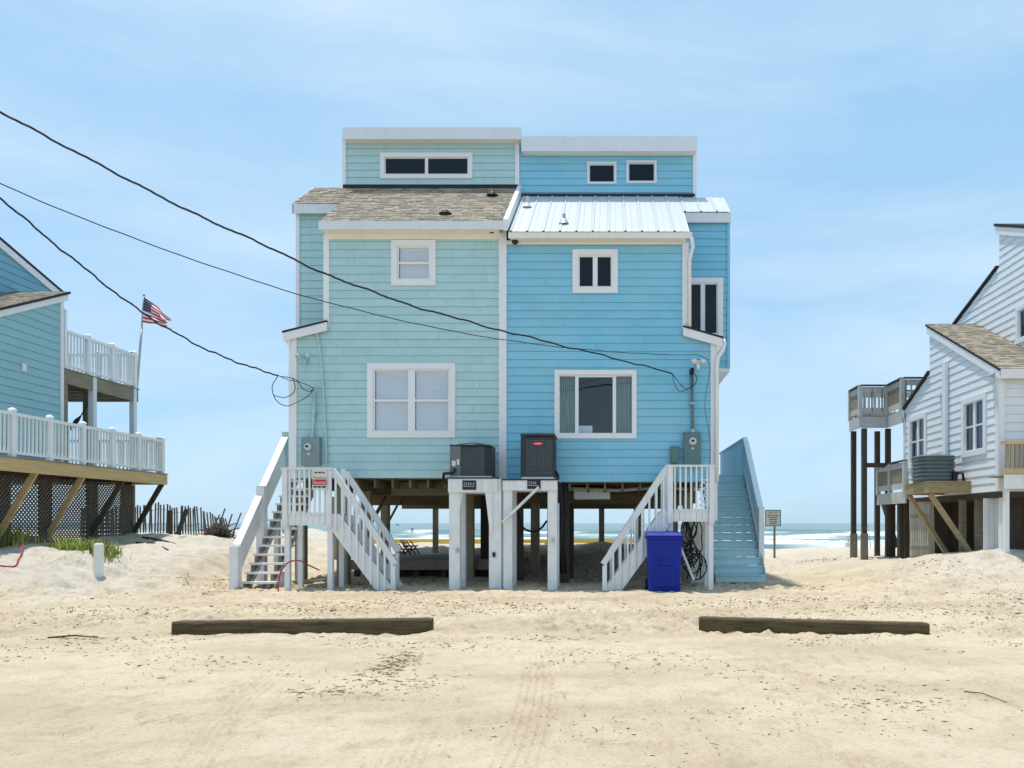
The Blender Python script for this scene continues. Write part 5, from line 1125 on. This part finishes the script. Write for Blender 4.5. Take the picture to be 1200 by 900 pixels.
MB().prism([(XR2-.09, 20.15, 9.58), (XR2-.09, 15.5, 7.58), (XR2-.09, 15.5, 7.50), (XR2-.09, 20.15, 9.50)], (2.6, 0, 0)).build('roof', ROOFDK, hr)
MB().prism([(XR2-.07, 20.1, 9.49), (XR2-.07, 15.5, 7.5), (XR2-.07, 15.5, 7.3), (XR2-.07, 20.1, 9.26)], (.035, 0, 0)).build('rake_board', TRIM, hr)
MB().fbox(fr, 17.33, 17.45, 2.2, rr_(17.36)-.2, .0, .05).build('corner_board', TRIM, hr); MB().fbox(fr, 22.82, 22.93, 2.2, 4.9, .0, .05).build('corner_board', TRIM, hr)
MB().fbox(ff_, XR-.04, XR+.1, 2.2, 4.9, .036, .06).build('corner_board', TRIM, hr)
MB().fbox(fr, yy(1113), yy(1109), 2.6, zz(425, 1110), .035, .12).build('downspout', HWHITE, hr)
for (px, py) in ((1105, 463), (1167, 438)): MB().hexa([fr(yy(px)-.12, zz(py, px)-.05, .18), fr(yy(px)+.12, zz(py, px)-.05, .18), fr(yy(px)+.12, zz(py, px)-.05, .03), fr(yy(px)-.12, zz(py, px)-.05, .03), fr(yy(px)-.1, zz(py, px)+.02, .08), fr(yy(px)+.1, zz(py, px)+.02, .08), fr(yy(px)+.1, zz(py, px)+.09, .03), fr(yy(px)-.1, zz(py, px)+.09, .03)]).build('vent_hood', STEEL, hr)
MB().box(XR+.02, 13, 17.4, 22.85, 2.05, 2.19).build('floor', WOODD, hr)
# stilts, storage slats and white panel below
for (px, y, w, mt) in ((1176, 17.5, .16, POSTW), (1188, 17.9, .3, WOODD), (1147, 18.9, .16, WOODG), (1128, 19.2, .14, WOODG), (1122, 21.5, .2, WOODD), (1096, 22.0, .26, WOODD), (1160, 21, .3, WOODD), (1215, 17.5, .2, WOODD), (1140, 22.5, .25, WOODD)):
    x = XP(px, y); MB().box(x-w/2, x+w/2, y-w/2, y+w/2, gh(x, y)-.4, 2.06).build('piling', mt, hr)
n = 3; xa, xb = XP(1153, 18.0), XP(1172, 18.0)
for i in range(n): MB().box(xa+(xb-xa)*i/n, xa+(xb-xa)*(i+1)/n-.012, 18.0, 18.03, .5, 2.05).build('panel_board', HWHITE, hr)
MB().box(XR+.3, 13, 21.6, 21.65, .2, 2.05).build('back_panel', WOODD, hr)
ss = thing('slat_screen', 'weathered vertical slat screen under the white house', 'screen', (XP(1080, 21), 21, .4))
xa, xb = XP(1067, 21), XP(1096, 21); n = 14
for i in range(n): 
    x = xa+(xb-xa)*i/n; MB().prism([(x, 21, gh(x, 21)-.1), (x+(xb-xa)/n-.012, 21, gh(x, 21)-.1), (x+(xb-xa)/n-.012-.03, 21, 2.05), (x-.03, 21, 2.05)], (0, .02, 0)).build('slat', SLATW, ss)
MB().box(xa, xb, 21.022, 21.06, 1.6, 1.7).build('rail', WOODG, ss); MB().box(xa, xb, 21.022, 21.06, .7, .8).build('rail', WOODG, ss)
# platform with condenser
pf = thing('equipment_platform', 'wooden bracket platform under the round air conditioner of the white house', 'platform', (8.6, 19.4, 1))
xp0, yp0, yp1, zp = 8.03, 18.67, 20.2, 2.48
MB().box(xp0, XR, yp0, yp0+.05, zp-.27, zp).build('rim_board', WOODP, pf); MB().box(xp0, XR, yp1-.05, yp1, zp-.27, zp).build('rim_board', WOODP, pf); MB().box(xp0, xp0+.05, yp0+.052, yp1-.052, zp-.27, zp).build('rim_board', WOODP, pf)
for i in range(8): MB().box(xp0-.02, XR, yp0-.02+(yp1-yp0)*i/8, yp0-.03+(yp1-yp0)*(i+1)/8, zp+.001, zp+.03).build('deck_board', WOODP, pf)
for (y, px) in ((yp0+.12, 1139), (yp1-.12, 1114)):
    MB().beam((xp0+.06, y, zp-.28), (XP(px, y), y, gh(XP(px, y), y)-.1), .10, .13, (0, 1, 0)).build('brace', WOODP, pf)
ac = thing('air_conditioner', 'dark green rounded air conditioner on the white house platform', 'air conditioner', (8.55, 19.4, zp+.03))
c = Vector((XP(1094, 19.3), 19.35, 0)); rx, ry = .46, .46; z0, z1 = zp+.035, zp+.72
def sq(rx, ry, z, n=28):
    out = []
    for i in range(n):
        a = 2*math.pi*i/n; k = (abs(math.cos(a))**4+abs(math.sin(a))**4)**-.25; out.append(Vector((c.x+rx*k*math.cos(a), c.y+ry*k*math.sin(a), z)))
    return out
def ringmesh(levels):
    m = MB(); n = 28
    for (s_, z) in levels: m.v += sq(rx*s_, ry*s_, z)
    for j in range(len(levels)-1):
        for i in range(n): m.face(j*n+i, j*n+(i+1) % n, (j+1)*n+(i+1) % n, (j+1)*n+i)
    m.face(*range(n)); m.face(*range((len(levels)-1)*n, len(levels)*n)); return m
ringmesh([(.93, z0), (.93, z1-.05)]).build('coil_body', ACGREEN, ac)
for i in range(6): zz_ = z0+.05+i*.10; ringmesh([(1.0, zz_), (1.0, zz_+.055), (.95, zz_+.075), (.95, zz_+.0)]).build('louvre_band', ACGREEN, ac)
ringmesh([(1.0, z1-.06), (1.02, z1-.03), (.9, z1+.0), (.5, z1+.02)]).build('top_cap', ACGREEN, ac)
MB().box(c.x+.30, c.x+.42, c.y-.50, c.y-.42, z0, z0+.25).build('valve_cover', BLACK, ac)
MB().tube([(c.x+.36, c.y-.45, z0+.1), (c.x+.5, c.y-.4, z0+.22), (c.x+.62, c.y-.35, z0+.2), (c.x+.66, c.y-.3, z0-.02)], .03, 8).build('refrigerant_line', RUBBER, ac, smooth=True)
# ocean decks of the white house
od = thing('ocean_deck', 'upper ocean deck with white rails on tall dark posts, white house', 'deck', (9, 24, 0))
Yb, Ya, Yc, xs0, xs1 = 22.95, 24.2, 25.2, 8.15, 9.03; zd2 = 4.95
MB().box(xs1, 12, Yb, Yc, zd2-.03, zd2).build('deck_floor', WOODG, od); MB().box(xs0, xs1-.002, Ya, Yc, zd2-.03, zd2).build('deck_floor', WOODG, od)
for bx in ((xs0, xs1-.0, Ya-.04, Ya), (xs0-.04, xs0-.002, Ya-.04, Yc), (xs1-.04, xs1-.002, Yb-.04, Ya-.042), (xs1-.04, 12, Yb-.08, Yb-.042)): MB().box(*bx, zd2-.40, zd2-.032).build('rim_board', DECKGR, od)
def wood_rail(parent, p, q, zf, h, solid, n=8, mat=DECKGR, ends=(1, 1)):
    p, q = Vector((*p, zf)), Vector((*q, zf)); up = Vector((0, 0, 1)); d = q-p
    MB().beam(p+up*h, q+up*h, .14, .035).build('rail_cap', WOODD, parent); MB().beam(p+up*(h-.14), q+up*(h-.14), .03, .18).build('rail_board', mat, parent); MB().beam(p+up*.17, q+up*.17, .03, .18).build('rail_board', mat, parent)
    if solid: MB().beam(p+up*(h*.48), q+up*(h*.48), .02, h*.55).build('infill_panel', WOODG, parent)
    else:
        for i in range(n): c_ = p+d*((i+.5)/n); MB().box(c_.x-.02, c_.x+.02, c_.y-.02, c_.y+.02, zf+.1, zf+h-.1).build('baluster', mat if i % 3 else WOODG, parent)
    for c_ in [e for e, k in zip((p, q), ends) if k]: MB().box(c_.x-.06, c_.x+.06, c_.y-.06, c_.y+.06, zf-.03, zf+h-.02).build('rail_post', mat, parent)
wood_rail(od, (xs0, Ya), (xs1, Ya), zd2, .99, 0); wood_rail(od, (xs0, Ya+.03), (xs0, Yc), zd2, .985, 1, ends=(0, 1)); wood_rail(od, (xs1, Yb), (xs1, Ya-.03), zd2, .985, 1, ends=(1, 0)); wood_rail(od, (xs1+.03, Yb), (10.4, Yb), zd2, .99, 0, ends=(0, 1))
wood_rail(od, (xs0+.03, Yc), (12, Yc), zd2, .99, 0, 22, ends=(0, 1))
for (x, y) in ((xs0+.08, 25.1), (xs0+.18, Ya+.15), (xs1+.0, 25.1), (xs1+.1, Ya+.2), (xs1+.25, Yb+.3)): MB().box(x-.075, x+.075, y-.075, y+.075, gh(x, y)-.4, zd2-.4).build('post', WOODD, od)
for (x, y) in ((xs0+.06, 25.1), (xs0+.16, Ya+.15)): MB().box(x-.13, x+.10, y-.16, y-.08, gh(x, y)-.2, gh(x, y)+.85).build('sister_post', WOODG, od)
MB().beam((xs0+.1, Ya+.15, ZP(545, 24.3)), (xs1+1, Ya+.15, ZP(545, 24.3)), .06, .15).build('cross_beam', WOODD, od)
MB().beam((xs1-.05, Yb-.1, zd2-.05), (XR+.35, Yb-.1, 3.9), .06, .10).build('gutter_pipe', HWHITE, od)
ld = thing('ocean_deck', 'lower ocean deck with solid infill rails behind the white house', 'deck', (10, 24, 1))
zl2 = 2.42
MB().box(xs1, 12, 22.95, 25.0, zl2-.03, zl2).build('deck_floor', WOODG, ld); MB().box(xs1-.05, xs1-.002, 22.6, 25.0, zl2-.36, zl2-.0).build('rim_board', DECKGR, ld); MB().box(xs1, 12, 24.95, 25.0, zl2-.36, zl2-.032).build('rim_board', HWHITE, ld)
wood_rail(ld, (xs1-.02, 22.7), (xs1-.02, 23.87), zl2, .95, 1, ends=(1, 0)); wood_rail(ld, (xs1-.02, 23.9), (xs1-.02, 24.95), zl2, .95, 1)
for (x, y) in ((xs1+.25, 24.5), (xs1+.15, 23.4)): MB().box(x-.1, x+.1, y-.1, y+.1, gh(x, y)-.4, zl2-.04).build('post', WOODD, ld)
MB().beam((xs1+.02, 24.6, zl2-.35), (xs1+.45, 24.5, gh(9.4, 24.5)+.3), .08, .14).build('brace', WOODG, ld)
# front landing on the right edge
fd = thing('front_landing', 'weathered wooden landing with slat railing at the right picture edge', 'landing', (10, 16.9, .6))
za = 2.22; ytop = ZP(519, 16.6)
MB().box(XP(1177, 16.6), 13, 16.58, 16.62, za, za+.32).build('rim_board', WPAINT, fd); MB().box(XP(1177, 16.6), 13, 16.62, 17.3, za+.28, za+.31).build('deck_floor', WOODG, fd)
MB().box(XP(1175.5, 16.5), 13, 16.50, 16.64, ytop-.04, ytop+.03).build('rail_cap', WOODN, fd); MB().box(XP(1177, 16.5), 13, 16.53, 16.57, za+.33, za+.45).build('bottom_rail', WOODN, fd)
b0 = MB().box(XP(1179, 16.55), XP(1179, 16.55)+.06, 16.54, 16.575, za+.4, ytop-.04).build('slat', WOODX, fd)
for i in range(1, 38): dup(b0, (.095*i, 0, 0))
for x in (XP(1179, 16.8), 11.4): MB().box(x-.05, x+.05, 16.75, 16.85, gh(x, 16.8)-.3, za).build('post', POSTW, fd)
# ------------------------------------------------------------------ people, boat, rod
SKIN = M('skin', (.36, .21, .14), .6); SHIRT = M('pale_shirt', (.62, .66, .74), .8); SHORTS = M('navy_shorts', (.03, .04, .09), .8); HAIR = M('dark_hair', (.02, .015, .012), .7); WETS = M('black_wetsuit', (.015, .017, .02), .5)
def person(x, y, z, h, face, joints, label, mats, bands):
    # one continuous skinned body; bands: height fractions where the clothing changes
    names = list(joints); idx = {n: i for i, n in enumerate(names)}
    edges = [('pelvis', 'waist'), ('waist', 'chest'), ('chest', 'neck'), ('neck', 'chin'), ('chin', 'head'), ('chest', 'shL'), ('shL', 'elL'), ('elL', 'haL'), ('chest', 'shR'), ('shR', 'elR'), ('elR', 'haR'),
             ('pelvis', 'hiL'), ('hiL', 'knL'), ('knL', 'anL'), ('anL', 'toL'), ('pelvis', 'hiR'), ('hiR', 'knR'), ('knR', 'anR'), ('anR', 'toR')]
    ca, sa = math.cos(face), math.sin(face)
    me = bpy.data.meshes.new('person'); vs = []
    for n in names: a, b_, c_, r = joints[n]; vs.append(((a*ca-b_*sa)*h, (a*sa+b_*ca)*h, c_*h))
    me.from_pydata(vs, [(idx[a], idx[b_]) for a, b_ in edges], [])
    o = bpy.data.objects.new('person', me); COL.objects.link(o); o.modifiers.new('skin', 'SKIN'); su = o.modifiers.new('sub', 'SUBSURF'); su.levels = 1; su.render_levels = 1
    if not me.skin_vertices: 
        bm = bmesh.new(); bm.from_mesh(me); bm.verts.layers.skin.verify(); bm.to_mesh(me); bm.free()
    for i, n in enumerate(names): r = joints[n][3]*h; me.skin_vertices[0].data[i].radius = (r, r); me.skin_vertices[0].data[i].use_root = (n == 'pelvis')
    dg = bpy.context.evaluated_depsgraph_get(); m2 = bpy.data.meshes.new_from_object(o.evaluated_get(dg)); bpy.data.objects.remove(o)
    m2.materials.clear()
    for m in mats: m2.materials.append(m)
    for p in m2.polygons:
        f = p.center.z/h; r = math.hypot(p.center.x, p.center.y)/h; p.material_index = next(k for (lim, k) in bands if f <= lim); p.use_smooth = True
        if mats[p.material_index] is SHIRT and r > .155: p.material_index = 0
    o = bpy.data.objects.new('person', m2); COL.objects.link(o); o.location = (x, y, z); ORG[o.name] = Vector((x, y, z))
    return tag(o, label, 'person')
J = dict(pelvis=(0, 0, .52, .075), waist=(0, .005, .61, .068), chest=(0, .01, .74, .085), neck=(0, 0, .845, .035), chin=(0, -.012, .88, .042), head=(0, -.005, .945, .055),
         shL=(.11, .01, .80, .04), elL=(.14, .02, .63, .03), haL=(.13, -.05, .49, .025), shR=(-.11, .01, .80, .04), elR=(-.14, .02, .63, .03), haR=(-.13, -.05, .49, .025),
         hiL=(.055, 0, .48, .06), knL=(.06, -.01, .28, .042), anL=(.06, .01, .045, .028), toL=(.065, -.08, .02, .022), hiR=(-.055, 0, .48, .06), knR=(-.06, -.01, .28, .042), anR=(-.06, .01, .045, .028), toR=(-.065, -.08, .02, .022))
px_, py_ = XP(994, 70), 70
person(px_, py_, gh(px_, py_), 1.72, R(160), J, 'person in a pale shirt standing on the beach near the water', [SKIN, SHIRT, SHORTS, HAIR], [(.30, 0), (.53, 2), (.83, 1), (.90, 0), (2, 3)])
J2 = dict(J); J2.update(elL=(.24, .02, .72, .03), haL=(.34, -.02, .74, .025), elR=(-.22, .02, .70, .03), haR=(-.31, -.04, .66, .025), knL=(.11, -.05, .28, .042), anL=(.14, .03, .05, .028), toL=(.18, -.03, .02, .022), knR=(-.10, -.05, .28, .042), anR=(-.14, .03, .05, .028), toR=(-.18, -.03, .02, .022))
bx_, by_ = XP(483, 205), 205; zs = SEA+float(sea_parts(np.array([bx_]), np.array([float(by_)]))[0][0])+.25
person(bx_, by_, zs+.06, 1.75, R(20), J2, 'person in a black wetsuit riding a board in the surf', [WETS, SKIN, HAIR], [(.86, 0), (.92, 1), (2, 2)])
m = MB(); n = 14
for i in range(n+1):
    f = i/n; w = .27*math.sin(math.pi*min(max(f, .03), .97))**.6; x = bx_-1.2+2.4*f; zz0 = zs+.10*(2*f-1)**4
    m.v += [(x, by_-w, zz0), (x, by_+w, zz0), (x, by_+w, zz0+.06), (x, by_-w, zz0+.06)]
for i in range(n):
    for k in range(4): m.face(4*i+k, 4*i+(k+1) % 4, 4*i+4+(k+1) % 4, 4*i+4+k)
m.face(0, 1, 2, 3); m.face(4*n, 4*n+1, 4*n+2, 4*n+3)
tag(m.build('surfboard', SIGNW, None), 'white surfboard under the person in the black wetsuit', 'surfboard')
bt = thing('motor_boat', 'tiny white boat far out on the horizon', 'boat', (XP(466, 900), 900, SEA))
m = MB(); x = XP(466, 900); m.hexa([(x-2.2, 899.2, SEA-.2), (x+1.9, 899.2, SEA-.2), (x+1.9, 900.8, SEA-.2), (x-2.2, 900.8, SEA-.2), (x-2.5, 898.9, SEA+.9), (x+3.0, 899.6, SEA+1.1), (x+3.0, 900.4, SEA+1.1), (x-2.5, 901.1, SEA+.9)]); m.build('hull', SIGNW, bt)
MB().box(x-1.0, x+.8, 899.4, 900.6, SEA+.9, SEA+2.2).build('cabin', METERG, bt)
rd = thing('fishing_rod', 'surf fishing rod standing in the sand near the water', 'rod', (XP(1021, 62), 62, gh(XP(1021, 62), 62)))
x = XP(1021, 62); MB().tube([(x, 62, gh(x, 62)-.2), (x-.02, 62.2, gh(x, 62)+1.2), (x-.12, 62.5, gh(x, 62)+2.6)], [.03, .02, .008], 6).build('rod', STICK, rd); MB().cyl((x-.08, 62, gh(x, 62)+.5), (x+.08, 62, gh(x, 62)+.5), .07, .07, 10).build('reel', BLACK, rd)
# ------------------------------------------------------------------ beach litter: twigs, reed bits, small pebbles
m = MB()
def bit(x, y, ln, r):
    z = gh(x, y); a = random.gauss(0, .7); d = Vector((math.cos(a), math.sin(a), 0))*ln/2; c = Vector((x, y, z+r*.6)); k = Vector((-d.y, d.x, 0))*random.uniform(-.35, .35)
    m.tube([c-d, c+k+Vector((0, 0, random.uniform(0, .5)*r)), c+d], [r*.5, r, r*.5], 4)
XX = rng.uniform(-10, 8, 40000); YY = 4.2+rng.random(40000)**.9*14; dens = fbm(XX*.5, YY*.9, 4, 800)+.22*np.exp(-((YY-11.5)/3.0)**2)+.05
pick = [(x, y) for x, y, d in zip(XX, YY, dens) if d > .20+.25*max(0, (8-y)/4)*rng.random()][:6000]
for (x, y) in pick: bit(x, y, (.012+.045*random.random()**2.5)*(1 if random.random() < .95 else 2)*(.45+.07*y), (.0015+.0035*random.random()**2)*(.2+y*.15))
for (px, py, sx_, sy_, n) in ((462, 778, .12, .5, 330), (390, 812, .22, .12, 70), (640, 749, .3, .1, 40), (480, 800, .2, .2, 60), (1040, 826, .3, .15, 60), (960, 663, .5, .35, 160), (560, 700, 1.5, .4, 80), (1130, 700, 1.0, .8, 120), (950, 700, 1.2, .6, 90), (150, 745, .8, .3, 50)):
    y0 = F*H/(py-CY); x0 = XP(px, y0)
    for k in range(n): bit(random.gauss(x0, sx_), random.gauss(y0, sy_), .02+.06*random.random()**2, (.002+.003*random.random())*(.5+y0*.06))
for k in range(120):                            # dead sprigs standing in the sand
    y = 5+13*random.random(); x = random.uniform(-.85, .58)*y; z = gh(x, y); h = random.uniform(.015, .05)
    for q in range(random.choice((1, 2, 3))): m.tube([(x, y, z-.01), (x+random.gauss(0, .25)*h, y+random.gauss(0, .2)*h, z+h*.6), (x+random.gauss(0, .6)*h, y+random.gauss(0, .3)*h, z+h)], [.002, .0015, .0008], 3)
tag(m.build('beach_litter', DEBRIS, None, kind='stuff', normals=False), 'small dark twigs and reed bits strewn over the sand', 'litter')
# sticks one can tell apart
sticks = [((160, 663, 20.5), (197, 676, 19.2), .035, 'long dark stick lying on the dune below the sand fence'), ((167, 659, 21.5), (205, 664, 20.8), .03, 'short dark stick above the long one on the dune'),
          ((56, 748, None), (114, 747, None), .012, 'thin dark stick lying flat on the sand at far left'), ((43, 657, 17.2), (56, 643, 17.9), .02, 'small twig pointing up the left dune'), ((1130, 812, None), (1180, 824, None), .005, 'thin twig on the sand at lower right')]
for (a, b_, r, lb) in sticks:
    pts = []
    for q in (a, b_):
        y = q[2] or F*H/(q[1]-CY); x = XP(q[0], y); pts.append(Vector((x, y, gh(x, y)+r*.5)))
    mid = pts[0].lerp(pts[1], .5)+Vector((0, .04, .02)); mid.z = max(mid.z, gh(mid.x, mid.y)+r*.3)
    tag(MB().tube([pts[0], mid, pts[1]], [r, r*.9, r*.5], 7).build('driftwood_stick', STICK, None), lb, 'stick')
bpy.context.view_layer.update()
